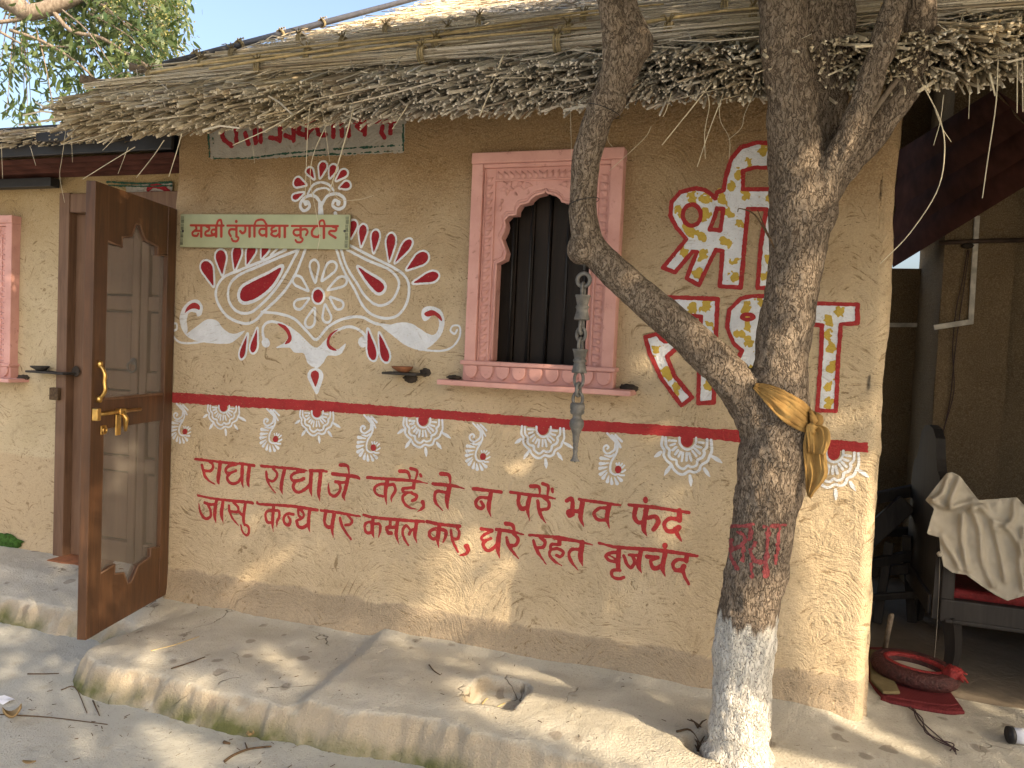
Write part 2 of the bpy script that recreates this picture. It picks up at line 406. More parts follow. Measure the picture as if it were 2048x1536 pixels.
def f_leaf(cA, cB, tr=.35):
    def fn(N, b):
        r = N.n('NewGeometry').outputs['Random Per Island']
        col = N.mix(r, cA, cB); N.t.nodes.remove(b) if False else None
        t = N.n('BsdfTranslucent'); N.set(t.inputs[0], N.mix(.5, col, (.20, .26, .03)))
        mx = N.n('MixShader'); mx.inputs[0].default_value = tr; N.set(mx.inputs[1], b.outputs[0]); N.set(mx.inputs[2], t.outputs[0])
        N.set(N.t.nodes['Material Output'].inputs[0], mx.outputs[0]); return col
    return fn
LEAF = material('tree_leaf', f_leaf((.035, .070, .016), (.085, .13, .035), .18), .5, .4)
MANGO = material('mango_leaf', f_leaf((.030, .062, .018), (.105, .14, .050), .3), .42, .5)
BLOOM = material('mango_blossom', f_leaf((.27, .25, .08), (.36, .32, .14), .3), .8, .2)

# ------------------------------------------------------------------ ground and platform
def plat_z(x, y):
    x = np.asarray(x, float); y = np.asarray(y, float)
    front = -.69 + .05*vn(x, y*0, .5, 1) + .03*vn(x, y*0, .16, 2) + .05*sst(.45, .05, x)**2
    # left end of the plinth: rounded nose at x ~ .1, then the set-back step in front of the left hut
    lf = -.31 + .05*vn(x, y*0, .4, 3)
    xe = .10 + .03*vn(y, y*0, .2, 4)
    d_main = np.minimum(y-front, x-xe)
    cx, cy = xe+.14, front+.14
    corner = (x < cx) & (y < cy)
    d_main = np.where(corner, .14-np.hypot(x-cx, y-cy), d_main)
    d_left = np.where(x < .25, y-lf, -1)
    d = np.maximum(d_main, d_left)
    wob = .03*vn(x, y, .11, 5)+.022*vn(x, y, .045, 6)+.012*vn(x, y, .02, 7)
    k = sst(-.022, .055, d+wob*.8)
    top = .012*vn(x, y, .35, 0)+.008*vn(x, y, .12, 1)+.004*vn(x, y, .04, 2)-.012
    top = top - .03*sst(.22, .0, d) + .022*sst(0, .12, y+.10)*(1-sst(3.1, 3.3, x))       # dips to the edge, sweeps up at the wall's foot
    # the right-hand length is a later, slightly higher coat
    e = x-(1.235-.08*(y+.1)+.03*vn(y, y*0, .2, 6)); top = top+.030*sst(-.05, .035, e)*(1-sst(2.9, 3.4, x))
    # broken hollow in the plinth
    hx, hy = (x-1.925)/.105, (y+.36)/.115
    r = (np.abs(hx)**4+np.abs(hy)**4)**.25+.25*vn(x, y, .06, 3)
    top = top-.065*sst(1.06, .92, r)
    # crumbled pit left of the tree
    top = top-.05*sst(.085, .035, np.hypot(x-2.70, (y+.43)*.9)+.02*vn(x, y, .04, 4))
    gz = -.165+.008*vn(x, y, .2, 2)
    return gz*(1-k)+top*k
def platf(x, y):
    z = plat_z(x, y); 
    return np.stack([x+.006*vn(x, z+y, .05, 1), y+.008*vn(x, z*2+y, .05, 2), z], 1)
ys = np.concatenate([np.arange(-.86, -.52, .0075), np.arange(-.52, .42, .012)])
plat = tag(grid('platform', np.arange(-2.4, 4.6, .0105), ys, platf, PLAT), kind='structure')
def gfun(x, y): return np.stack([x, y, -.15+.012*vn(x, y, .6, 3)+.008*vn(x, y, .17, 4)+.004*vn(x, y, .06, 5)], 1)
gx = np.concatenate([-np.geomspace(220, 3.6, 14), np.arange(-3.5, 5.5, .03), np.geomspace(5.6, 220, 14)])
gy = np.concatenate([-np.geomspace(220, 3.6, 14), np.arange(-3.5, .8, .03), np.geomspace(.9, 220, 14)])
tag(grid('ground', gx, gy, gfun, GROUND), kind='structure')
tag(grid('porch_floor', np.arange(3.1, 5.4, .04), np.arange(.30, 3.0, .04),
         lambda x, y: np.stack([x, y, -.022+.012*vn(x, y, .3, 2)+.005*vn(x, y, .08, 3)], 1), PFLOOR), kind='structure')

# ------------------------------------------------------------------ the painted hut
hut = tag(empty('mud_hut'), 'ochre mud hut with red and white painted wall and thatched roof', 'hut')
WX1, WTOP = 3.232, 2.42
def wall_h(x, z):
    return -(.010*vn(x, z, .55, 0)+.007*vn(x, z, .19, 1)+.004*vn(x, z, .085, 2)) - .010*sst(.17, .13, z+.03*vn(x, z*0, .2, 3)) - .02*sst(.08, -.02, z)
def wall_y(x, z):
    y = wall_h(x, z)
    for d in (x-.012*vn(z, z*0, .18, 5), WX1-x-.03*vn(z, z*0, .22, 6)-.01*vn(z, z*0, .06, 4)):
        t = np.clip((.05-d)/.05, 0, 1); y = y+.05*(1-np.sqrt(np.maximum(0, 1-t*t)))*1.6
    return y
WIN = (1.66, 2.165, 1.235, 2.06)
def wfn(x, z):
    xe = x.copy()
    xe = np.where(x > WX1-.06, x+.03*vn(z, z*0, .22, 6)+.01*vn(z, z*0, .06, 4), xe); xe = np.where(x < .05, x+.012*vn(z, z*0, .18, 5), xe)
    return np.stack([xe, wall_y(x, z), z], 1)
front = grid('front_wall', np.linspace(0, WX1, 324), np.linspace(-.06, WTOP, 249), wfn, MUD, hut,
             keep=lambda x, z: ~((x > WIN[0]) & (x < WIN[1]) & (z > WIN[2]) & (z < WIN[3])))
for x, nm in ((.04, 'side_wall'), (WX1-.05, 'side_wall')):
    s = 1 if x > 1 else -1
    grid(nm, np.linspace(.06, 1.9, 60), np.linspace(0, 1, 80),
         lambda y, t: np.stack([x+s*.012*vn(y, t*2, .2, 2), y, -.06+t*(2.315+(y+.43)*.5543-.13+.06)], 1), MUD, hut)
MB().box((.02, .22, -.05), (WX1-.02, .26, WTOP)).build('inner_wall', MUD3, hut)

# ---- paint: union of brush strokes as a signed distance field, contoured and laid on the plaster relief
CROPS = dict(A=(380, 900, 2048/260), B=(620, 910, 2048/260), C=(840, 930, 2048/300), D=(1110, 970, 2048/300), S=(350, 420, 2048/360),
             M=(330, 300, 2048/666.65), L=(1240, 260, 1434/560), T=(400, 230, 2048/420), P=(500, 780, 10.24), F=(0, 0, 2048/700), X=(0, 0, 1))
CROPS['M'] = (330, 300, 1874/610)
def px(crop, pts):
    ox, oy, s = CROPS[crop]; a = np.asarray(pts, float); return np.stack([ox+a[:, 0]/s, oy+a[:, 1]/s], 1), s
def to_wall(p, Y=0.0):
    q = np.array([onY(a, b, Y) for a, b in p]); return q[:, (0, 2)]
MPP = lambda x, y, Y=0.0: float(np.linalg.norm(onY(x+.5, y, Y)-onY(x-.5, y, Y))*.5+np.linalg.norm(onY(x, y+.5, Y)-onY(x, y-.5, Y))*.5)
def parse(t): return [tuple(float(q) for q in w.split(',')) for w in t.split()]
def stroke(crop, w, txt, tf=None, Y=0.0):
    pts = parse(txt) if isinstance(txt, str) else txt
    ws = [w]*len(pts) if not isinstance(w, (list, tuple)) else list(w)
    if len(ws) != len(pts): ws = np.interp(np.linspace(0, 1, len(pts)), np.linspace(0, 1, len(ws)), ws)
    c = cr(np.column_stack([np.array(pts), ws]), 5)
    p, s = px(crop, c[:, :2]); r = c[:, 2]/s/2
    if tf: p, r = tf(p, r)
    m = MPP(*p[len(p)//2], Y)
    return ('s', to_wall(p, Y), np.maximum(r*m, .0008))
def shape(crop, txt, kind='f', w=0, smooth=True, tf=None, grow=0, Y=0.0):
    pts = parse(txt) if isinstance(txt, str) else txt
    c = cr(np.array(pts), 5, True) if smooth else np.array(pts, float)
    p, s = px(crop, c); r = np.array([max(w, abs(grow))/s/2])
    if tf: p, r = tf(p, r)
    m = MPP(*p[0], Y)
    return (kind, to_wall(p, Y), float(r[0]*m)*(1 if grow >= 0 else -1))
def ell(cx, cy, rx, ry, n=16): return [(cx+rx*cos(2*pi*k/n), cy+ry*sin(2*pi*k/n)) for k in range(n)]
def drop(tx, ty, fx, fy, w):
    """teardrop: pointed at (tx,ty), round at (fx,fy)."""
    t, f = np.array([tx, ty], float), np.array([fx, fy], float); d = f-t; L = np.linalg.norm(d); d /= L; e = np.array([-d[1], d[0]])
    prof = [(0, 0), (.22, .20), (.45, .36), (.66, .48), (.84, .44), (.96, .25), (1.0, 0)]
    return [tuple(t+d*L*a+e*w*b) for a, b in prof]+[tuple(t+d*L*a-e*w*b) for a, b in prof[-2:0:-1]]
def seg_sdf(GX, GZ, P, R):
    D = np.full(GX.shape, 9.)
    for i in range(len(P)-1):
        a, b = P[i], P[i+1]; ab = b-a; L2 = ab @ ab+1e-12
        t = np.clip(((GX-a[0])*ab[0]+(GZ-a[1])*ab[1])/L2, 0, 1)
        D = np.minimum(D, np.hypot(GX-a[0]-t*ab[0], GZ-a[1]-t*ab[1])-(R[i]+(R[i+1]-R[i])*t))
    return D
def poly_sdf(GX, GZ, P):
    Q = np.vstack([P, P[:1]]); D = seg_sdf(GX, GZ, Q, np.zeros(len(Q))); ins = np.zeros(GX.shape, bool)
    for i in range(len(P)):
        (x1, z1), (x2, z2) = Q[i], Q[i+1]
        if abs(z2-z1) < 1e-12: continue
        c = ((z1 > GZ) != (z2 > GZ)) & (GX < (x2-x1)*(GZ-z1)/(z2-z1)+x1); ins ^= c
    return np.where(ins, -D, D)
def field(shapes, GX, GZ):
    S = np.full(GX.shape, 9.)
    for sh in shapes:
        P = sh[1]; pad = .012+(np.max(sh[2]) if np.ndim(sh[2]) else abs(sh[2]))
        x0, z0 = P.min(0)-pad; x1, z1 = P.max(0)+pad
        ii = np.where((GX[0] >= x0) & (GX[0] <= x1))[0]; jj = np.where((GZ[:, 0] >= z0) & (GZ[:, 0] <= z1))[0]
        if not len(ii) or not len(jj): continue
        sl_ = (slice(jj[0], jj[-1]+1), slice(ii[0], ii[-1]+1)); gx_, gz_ = GX[sl_], GZ[sl_]
        if sh[0] == 's': d = seg_sdf(gx_, gz_, P, sh[2])
        else:
            d = poly_sdf(gx_, gz_, P)
            if sh[0] == 'f': d = d-sh[2]
            elif sh[0] == 'r': d = np.abs(d)-sh[2]
            elif sh[0] == 'h': S[sl_] = np.maximum(S[sl_], -d); continue
            elif sh[0] == 'hr': d = np.abs(d)-sh[2]
        S[sl_] = np.minimum(S[sl_], d)
    return S
def contour(S, XS, ZS):
    """marching squares; returns 2-D vertices and polygons of the region S<0."""
    ny, nx = S.shape; ins = S < 0; V = []; F = []; key = {}
    def vid(k, p):
        if k not in key: key[k] = len(V); V.append(p)
        return key[k]
    cnt = ins[:-1, :-1].astype(int)+ins[1:, :-1]+ins[:-1, 1:]+ins[1:, 1:]
    for j, i in zip(*np.where(cnt > 0)):
        cs = ((i, j), (i+1, j), (i+1, j+1), (i, j+1)); poly = []
        for k in range(4):
            (a, b), (c, d) = cs[k], cs[(k+1) % 4]; sa, sb = S[b, a], S[d, c]
            if sa < 0: poly.append(vid((a, b), (XS[a], ZS[b])))
            if (sa < 0) != (sb < 0):
                t = sa/(sa-sb); kk = ((a, b), (c, d)) if (a, b) < (c, d) else ((c, d), (a, b))
                poly.append(vid(kk, (XS[a]+(XS[c]-XS[a])*t, ZS[b]+(ZS[d]-ZS[b])*t)))
        if len(poly) > 2: F.append(poly)
    return np.array(V), F
def lay(name, shapes, m, parent, off=.0012, res=.0028, rough=.0022, yfun=wall_y, Y0=0.0):
    P = np.vstack([s[1] for s in shapes]); pad = .01+max((np.max(s[2]) if np.ndim(s[2]) else abs(s[2])) for s in shapes)
    x0, z0 = P.min(0)-pad; x1, z1 = P.max(0)+pad
    XS = np.arange(x0, x1, res); ZS = np.arange(z0, z1, res); GX, GZ = np.meshgrid(XS, ZS)
    S = field(shapes, GX, GZ)+rough*(vn(GX, GZ, .008, 3)+.9*vn(GX, GZ, .02, 4))
    V, F = contour(S, XS, ZS)
    if not len(F): return None
    y = yfun(V[:, 0], V[:, 1])+Y0-off
    return mesh(name, np.stack([V[:, 0], y, V[:, 1]], 1), F, m, parent, True)

# ---- two lines of verse, one mesh for each painted word
S_ = stroke
def word(txt, nm='painted_word'):
    sh = []
    for line in txt.strip().split('\n'):
        c, w, p = line.split(None, 2); sh.append(S_(c, [float(q) for q in w.split(':')], p))
    lay(nm, sh, RED, front)
word('''A 40 95,140 430,180 760,215
A 45 785,210 1015,245
A 40 320,185 370,225 370,290 320,330 235,320
A 46:50:14 205,235 225,320 250,400 310,475 410,535
A 62:62:8 490,190 460,460 480,545
A 45 740,225 620,255 575,310 600,365 660,355 730,325
A 45 640,375 600,430 630,500 690,530 770,500 820,430
A 55:55:6 830,230 825,480 850,600
A 60:60:6 940,240 915,500 950,605''')
word('''A 44:44:16 1125,250 1690,300 1850,330
A 50 1900,325 2100,328
B 50:48:30 0,245 150,250 265,262
A 42 1310,290 1375,360 1370,430 1310,490 1240,470
A 40:46:30:14 1205,345 1220,450 1270,560 1360,675
A 60:60:60:6 1500,310 1465,450 1450,590 1475,705
A 48 1800,335 1660,360 1600,420 1630,480 1720,480 1800,450
A 50 1660,500 1635,570 1670,640 1740,660 1850,590 1890,540
A 60:60:6 1910,340 1900,600 1925,745
B 62:62:6 165,270 140,580 160,725''')
word('''B 55:58:20 350,295 720,340 785,380
B 45 400,420 470,430 560,430
B 45:50:45:14 450,440 480,520 450,600 380,650 310,600 290,500 295,430
B 65:65:60:6 600,350 560,540 530,640 560,735
B 60:50:25 475,155 590,170 620,290''')
word('''B 50:50:16 905,355 1600,405 1845,448
B 65:65:6 1225,390 1190,580 1210,785
B 45 1180,455 1070,470 1020,540 1060,620 1150,650
B 45:50:50:45:8 1240,470 1320,470 1345,560 1290,660 1285,740
B 55 1640,410 1632,520
B 45 1630,515 1530,520 1460,540 1490,590 1600,590
B 50 1600,600 1680,640 1660,700 1610,720
B 45:45:45:40:12 1520,600 1460,660 1490,760 1580,830 1680,850
B 60:55:30 1415,255 1540,270 1580,390
B 55:50:35:35 1590,210 1670,240 1690,280 1660,390
B 42 1735,305 1745,335
B 70:50:45:12 1775,745 1790,800 1760,850 1695,890''')
word('''C 48:48:16 175,258 430,280 605,320
C 65:65:6 405,290 370,480 390,625
C 42:42:42:40:10 360,375 230,360 200,430 220,520 310,620
C 55:50:25 285,120 400,140 415,260''')
word('''C 50 730,320 1110,370
C 60:60:6 970,380 940,580 970,710
C 48 930,450 830,440 770,490 780,560 840,590 870,560 840,500''')
word('''C 42:45:50:22 1235,370 1400,395 1700,430 1850,460
C 55:55:60:50 1350,410 1345,520 1390,600 1480,560
C 60:60:6 1500,430 1470,590 1500,765
C 45 1690,440 1760,500 1750,590 1650,610
C 46:50:45:14 1610,485 1625,600 1660,700 1725,800
C 58:50:22 1515,290 1620,300 1640,400
C 50:45:30 1675,255 1750,290 1745,400
C 40 1810,325 1812,365''')
word('''D 55:60:60:60 160,215 215,185 240,240 235,330
D 60 220,350 180,370 200,420 240,400
D 55 240,355 340,360
D 65:65:6 375,230 350,440 395,570
D 40:48:30 330,195 600,235 895,275
D 45 700,310 600,320 530,385 580,470 680,480
D 62:62:6 740,270 710,450 745,600''')
word('''D 45:50:44 1010,270 1300,300 1830,375
D 65:60:60:50 1105,300 1085,420 1130,510 1220,500
D 70:70:6 1250,310 1210,580 1260,705
D 60:60:65:60 1270,450 1370,430 1410,510 1345,610
D 65 1235,190 1237,220
D 70 1700,350 1700,480
D 55:55:55:60:70:80 1690,470 1560,460 1490,540 1540,630 1640,620 1690,580
D 60:50:14 1640,600 1680,690 1730,775''')
word('''A 38:40:45:15 140,710 450,770 960,825 985,850
A 45 250,825 330,850 410,850
A 45:45:45:12 310,870 345,950 340,1040 270,1080 200,1020 165,930 155,840
A 55:55:6 440,790 410,1010 430,1150
A 55:55:6 540,800 515,1010 540,1155
A 40 700,830 770,900 760,970 650,960
A 40:42:36:10 630,870 640,970 690,1080 780,1190
A 45 770,960 840,1020
A 50:50:40 880,850 855,1060 870,1180
A 40:40:36:28 870,1170 930,1200 940,1290 900,1340 840,1280 815,1180''')
word('''A 38:40:45:48 1070,820 1120,850 1600,880 2010,945
A 55:55:6 1330,880 1310,1110 1325,1285
A 45 1290,945 1220,970 1200,1040 1230,1130 1290,1140
A 45:45:45:40:8 1350,950 1410,960 1415,1060 1385,1120 1380,1215
A 45 1640,1010 1550,1000 1490,1060 1500,1150 1560,1180 1590,1110 1560,1050
A 40 1720,920 1790,980 1790,1060 1690,1110
A 38 1715,920 1720,1020 1760,1060
A 50 1690,1120 1710,1200 1780,1220 1870,1170
A 55:55:6 1890,930 1870,1170 1890,1300''')
word('''B 42:48:36 170,870 400,900 790,965
B 55:50:60:55 250,900 230,1040 270,1130 360,1130
B 60:60:6 385,910 350,1130 375,1310
B 45 600,950 665,1030 640,1090 560,1100
B 45:48:45:30 475,990 500,1090 560,1200 650,1325''')
word('''B 40:48:52:50 845,940 1000,980 1400,1020 1790,1050
B 60:60:6 1000,990 985,1180 1015,1330
B 45 970,1050 890,1070 865,1140 900,1220 970,1220
B 48:48:48:12 1030,1080 1100,1090 1110,1180 1080,1300
B 50 1270,1030 1265,1130
B 60 1270,1130 1210,1150 1230,1220 1280,1230
B 55 1230,1140 1370,1140
B 60:60:6 1385,1040 1360,1240 1400,1405
B 40:45:48:45:30 1580,1180 1520,1110 1465,1170 1470,1280 1545,1420
B 50:45:45 1560,1250 1600,1180 1660,1170
B 60:60:6 1680,1060 1650,1250 1690,1410''')
word('''C 50 95,775 280,810 545,835
C 58:58:6 265,820 240,1000 258,1130
C 45 220,870 140,900 125,960 170,1010 230,1000
C 48:50:50:12 290,880 350,900 350,970 315,1060
C 45 500,840 540,920 520,1000 450,1010
C 40:45:40:25 425,890 440,1010 480,1100 525,1185
C 75:55:45:20 640,1110 660,1160 630,1210 555,1230''')
word('''C 48 840,870 985,890
C 42 985,900 880,950 840,1000 880,1030 970,1000
C 48 900,1030 865,1080 900,1150 960,1160 1060,1080
C 65:65:6 1090,890 1065,1130 1095,1275
C 45:48:22 1040,880 1250,910 1415,950
C 48 1280,940 1340,1010 1310,1090 1240,1100
C 40:48:45:14 1185,990 1205,1080 1260,1170 1350,1275
C 60:55:25 1170,800 1260,820 1295,910''')
word('''C 42 1495,955 1880,985 2060,1018
D 48:48:18 0,725 250,755 515,815
C 48 1640,985 1710,1050 1680,1120 1600,1130
C 42:50:48:14 1550,1030 1570,1100 1620,1200 1730,1355
C 55 1900,990 1905,1080
C 45 1900,1085 1800,1085 1790,1150 1880,1140 1960,1190 1920,1250 1870,1230
C 42:42:42:12 1800,1140 1770,1210 1830,1300 1940,1370
D 48:48:45:45:8 330,880 230,880 195,940 220,1030 320,1165
D 68:68:6 375,780 350,980 380,1105''')
word('''D 35:50:60:40 600,790 850,850 1400,890 1940,970
D 48 840,920 740,930 695,970 740,1030 850,1050
D 22 740,960 840,1020
D 65:60:40 875,870 860,1110 890,1170
D 45 890,1165 800,1165 770,1210 800,1260 870,1280 940,1260
D 45 1010,955 1140,960
D 48 1060,970 1085,1050 1040,1130 980,1080 940,970
D 62:65:6 1175,880 1140,1100 1185,1205
D 60 1255,975 1400,990
D 45:45:60:60:45 1390,1000 1310,1040 1330,1120 1390,1140 1470,1080
D 65:65:6 1505,920 1470,1130 1510,1265
D 78 1500,825 1501,832
D 62 1800,960 1790,1040
D 50:50:50:55:70:70 1790,1030 1680,1020 1610,1080 1640,1160 1720,1160 1760,1110
D 55:50:35 1740,1150 1770,1250 1825,1355''')

# ---- red band and the row of lotus and paisley motifs under it
lay('painted_band', [shape('X', '336,784 491,793 610,800 750,810 880,820 1130,838 1400,855 1500,862 1620,875 1736,885 1736,905 1620,898 1500,886 1400,877 1140,860 880,838 610,821 491,815 336,804', smooth=False)], RED, front, off=.0014, rough=.004)
def templ(cx, cy, x, y, sc, rot):
    def tf(p, r):
        q = (p-np.array([cx, cy]))*sc; c_, s_ = cos(rot), sin(rot)
        return np.stack([x+q[:, 0]*c_-q[:, 1]*s_, y+q[:, 0]*s_+q[:, 1]*c_], 1), r*sc
    return tf
LOTUS = ['34 1265,430 1275,510 1320,570 1385,590 1450,560 1490,500 1495,430']+['34 '+q for q in
 ('1125,470 1220,475|1145,535 1205,515|1175,600 1225,560|1210,660 1250,600|1255,690 1285,625|1300,750 1315,640|1365,740 1368,640|1430,740 1405,640|1500,680 1445,610|1545,640 1480,580|1565,560 1505,545|1595,495 1530,490').split('|')]+[
 '36 1080,430 1085,540 1130,600 1125,670 1160,720 1225,740 1235,800 1290,850 1340,850 1385,810 1430,830 1500,805 1520,730 1580,700 1610,640 1600,600 1640,550 1645,450',
 '36 1035,425 1025,540 1060,600 1055,670 1090,740 1160,800 1190,860 1260,920 1330,930 1400,885 1480,900 1540,870 1570,800 1650,750 1680,680 1710,600 1700,455']+[
 '40:55:18 '+q for q in ('1015,630 980,660 930,695', '1140,830 1100,890 1065,945', '1415,950 1425,1020 1430,1090', '1610,850 1645,900 1685,955', '1720,685 1790,725 1850,765')]
PAIS = ['36 340,385 440,490 500,560 515,660 480,760 420,860 395,960 410,1050 470,1090 540,1080', '36 420,410 500,500 570,620', '36 480,410 540,470 590,520',
 '36 480,560 470,650 420,700 350,730 290,690 285,620 330,590 365,620 345,650', '30:40:20 460,740 400,780 300,760']+['18:62 '+q for q in
 ('380,830 240,810|370,890 230,905|345,960 220,985|330,1020 230,1085|345,1050 275,1150|375,1105 350,1210|415,1130 425,1240|470,1140 515,1240|520,1125 585,1190').split('|')]+[
 '30 '+q for q in '560,1100 635,1100|590,1050 655,1010|600,970 640,930|575,930 600,900|545,920 548,890|510,925 500,895'.split('|')]
def motif(name, T, red, cx, cy, x, y, sc, rot, redname):
    tf = templ(500+cx/10.24, 780+cy/10.24, x, y, sc, rot); sh = []
    for t in T:
        w, p = t.split(None, 1); sh.append(S_('P', [float(q) for q in w.split(':')], p, tf))
    o = lay(name, sh, WHITE, front, off=.0016, rough=.0014, res=.0024)
    lay(redname, [shape('P', red, tf=tf)], RED, front, off=.0026, rough=.0014, res=.0024)
for x, y, r in ((448, 812, 32), (633.8, 823, 34), (847, 838, 40), (1086, 855, 43.5), (1374, 877, 51), (1668, 902, 52)):
    motif('painted_lotus', LOTUS, ell(1370, 465, 85, 95), 1370, 440, x, y, r/34., radians(3.6 if x < 1500 else 6)-radians(3), 'lotus_centre')
for x, y, h in ((362, 846.5, 79), (542, 860, 86), (737, 876, 92.6), (956, 893, 95), (1224.6, 917.6, 103)):
    motif('painted_paisley', PAIS, ell(530, 1005, 55, 65), 430, 820, x, y, h/86., radians(.5), 'paisley_dot')

# ---- the large mural
def fl(*a, **k): return shape('M', *a, **k)
def petal(d, grow=18, red=True, nm='painted_petal', k=1.0):
    lay(nm, [fl(drop(*d), grow=grow)], WHITE, front, off=.0012+.0002*k, rough=.0014, res=.0024)
    if red: lay('petal_fill', [fl(drop(*d), grow=-6)], RED2, front, off=.0024+.0002*k, rough=.0014, res=.0024)
for k, d in enumerate([(872, 216, 795, 192, 64), (922, 180, 880, 112, 46), (957, 175, 980, 74, 52), (1016, 175, 1046, 92, 50), (1055, 190, 1118, 126, 48), (1074, 235, 1140, 209, 50), (858, 264, 786, 300, 42),
        (297, 838, 240, 680, 74), (350, 768, 337, 612, 70), (425, 738, 447, 590, 60), (500, 708, 540, 585, 60), (592, 668, 624, 585, 48),
        (1143, 545, 1164, 432, 54), (1207, 595, 1224, 458, 54), (1285, 634, 1300, 492, 54), (1380, 684, 1395, 512, 62), (1414, 696, 1514, 548, 56), (1484, 738, 1616, 637, 80), (1524, 818, 1682, 764, 68),
        (508, 1130, 470, 1284, 40), (568, 1095, 541, 1248, 44), (1245, 1098, 1283, 1294, 60), (1315, 1122, 1366, 1304, 60)]):
    petal(d, k=k % 3)
lay('painted_fan_stem', [S_('M', 14, '880,270 910,220 960,200 1010,215 1040,250'), S_('M', 12, '905,275 935,245 985,235 1020,250'),
    S_('M', 18, '960,330 930,290 890,280 845,310 835,350 860,375 890,350 880,320 860,320'), S_('M', 18, '965,340 1000,285 1060,270 1105,300 1105,345 1070,365 1035,345 1045,310 1070,320'),
    S_('M', [30, 36], '957,330 961,410'), S_('M', 24, '870,325 868,330'), S_('M', 28, '1070,325 1068,330'), S_('M', 22, '1050,388 1052,396')], WHITE, front, rough=.0014)
lay('painted_teardrop', [fl('720,712 690,790 640,860 560,920 480,940 450,900 470,840 540,800 640,750', grow=20)], WHITE, front, off=.0012, rough=.0014)
lay('teardrop_fill', [fl('712,722 685,785 635,852 558,910 485,930 460,898 478,845 545,806 640,758')], RED2, front, off=.0024, rough=.0014)
lay('painted_teardrop', [fl('1185,715 1260,760 1330,800 1355,840 1340,875 1300,880 1250,830 1210,770', grow=20)], WHITE, front, off=.0012, rough=.0014)
lay('teardrop_fill', [fl('1190,720 1260,766 1325,806 1348,840 1336,868 1304,873 1256,825 1216,768')], RED2, front, off=.0024, rough=.0014)
lay('painted_outline', [S_('M', 16, '815,622 750,740 680,850 600,940 520,1000 440,990 390,920 395,830 450,770 560,720 700,660 820,612'),
    S_('M', 16, '862,612 800,760 720,880 610,990 550,1050 480,1065 380,1020 320,930 315,850 360,780 450,740 600,680 740,612'),
    S_('M', 12, '648,645 692,603'), S_('M', 12, '690,640 742,603')], WHITE, front, off=.0015, rough=.0014)
lay('painted_outline', [S_('M', 16, '1085,612 1120,720 1180,820 1230,900 1310,955 1390,930 1435,850 1430,790 1370,730 1250,680 1120,612'),
    S_('M', 16, '1055,612 1100,740 1160,850 1210,950 1270,1010 1360,1035 1440,1010 1490,930 1500,830 1470,770 1400,720 1260,650 1135,585')], WHITE, front, off=.0015, rough=.0014)
for d in ((925, 815, 915, 675, 58), (965, 805, 1045, 690, 66), (1000, 860, 1115, 790, 62), (1015, 905, 1090, 970, 58), (985, 950, 1000, 1060, 55), (920, 970, 880, 1090, 60), (885, 910, 795, 965, 62), (880, 865, 790, 780, 62)):
    lay('painted_flower_petal', [fl(drop(*d), 'r', 15)], WHITE, front, off=.0013, rough=.0014, res=.0024)
lay('painted_flower_centre', [fl(ell(942, 898, 44, 55))], WHITE, front, rough=.0014); lay('flower_centre_fill', [fl(ell(942, 898, 31, 41))], RED2, front, off=.0024, rough=.0014)
lay('painted_outline', [S_('M', 16, '595,995 690,1005 790,1035 870,1110 930,1165 1000,1090 1090,1040 1200,1025 1290,1065 1400,1085')], WHITE, front, off=.0016, rough=.0014)
lay('painted_leaf', [fl('130,1130 200,1080 260,1040 320,1050 360,1100 420,1130 492,1110 430,1170 380,1190 260,1185 160,1160 110,1110 92,1040 105,980 150,930 200,920 232,960 225,1010 200,1022 190,1000 150,1000 135,1050 140,1110'),
    S_('M', 12, '250,1172 170,1186 90,1180 45,1130 35,1080 70,1065 75,1100 55,1110')], WHITE, front, off=.0014, rough=.0014)
lay('leaf_crescent', [fl('123,1002 145,958 180,938 212,953 215,982 190,975 155,980')], RED, front, off=.0026, rough=.0014)
lay('painted_leaf', [fl('1300,1060 1360,1080 1440,1060 1510,1065 1570,1100 1630,1135 1670,1120 1685,1060 1660,1000 1620,1040 1590,1050 1575,1010 1590,970 1640,960 1700,990 1718,1060 1700,1130 1650,1190 1580,1230 1480,1200 1400,1140'),
    S_('M', 12, '1560,1225 1680,1235 1760,1215 1810,1150 1810,1085 1770,1080 1755,1110 1780,1130 1795,1105')], WHITE, front, off=.0014, rough=.0014)
lay('leaf_crescent', [fl('1593,1005 1640,983 1692,1015 1702,1052 1660,1018 1615,1024')], RED, front, off=.0026, rough=.0014)
lay('painted_scroll', [S_('M', [30, 16, 16, 16, 16, 16, 16, 16, 16, 16], '622,1188 604,1130 610,1080 650,1054 720,1068'), S_('M', 16, '1050,1110 1130,1085 1200,1110 1240,1160 1222,1182'),
    S_('M', 52, '620,1182 622,1186'), S_('M', 60, '1214,1178 1216,1182'),
    fl('690,1055 760,1080 830,1130 925,1215 990,1160 1070,1100 1010,1160 1000,1200 1060,1225 1112,1188 1090,1245 1050,1265 1000,1265 970,1310 930,1340 880,1310 855,1250 800,1245 765,1215 685,1215 740,1180 755,1130')], WHITE, front, off=.0017, rough=.0014)
lay('scroll_crescent', [fl('690,1065 750,1085 780,1140 775,1180 740,1192 760,1150 740,1110')], RED, front, off=.0028, rough=.0014)
lay('scroll_crescent', [fl('1070,1100 1025,1140 1012,1190 1058,1232 1010,1222 993,1180 1015,1130')], RED, front, off=.0028, rough=.0014)
lay('painted_drop', [fl(drop(932, 1500, 921, 1342, 96), grow=4)], WHITE, front, off=.0012, rough=.0014); lay('drop_fill', [fl(drop(924, 1455, 922, 1355, 52))], RED, front, off=.0026, rough=.0014)

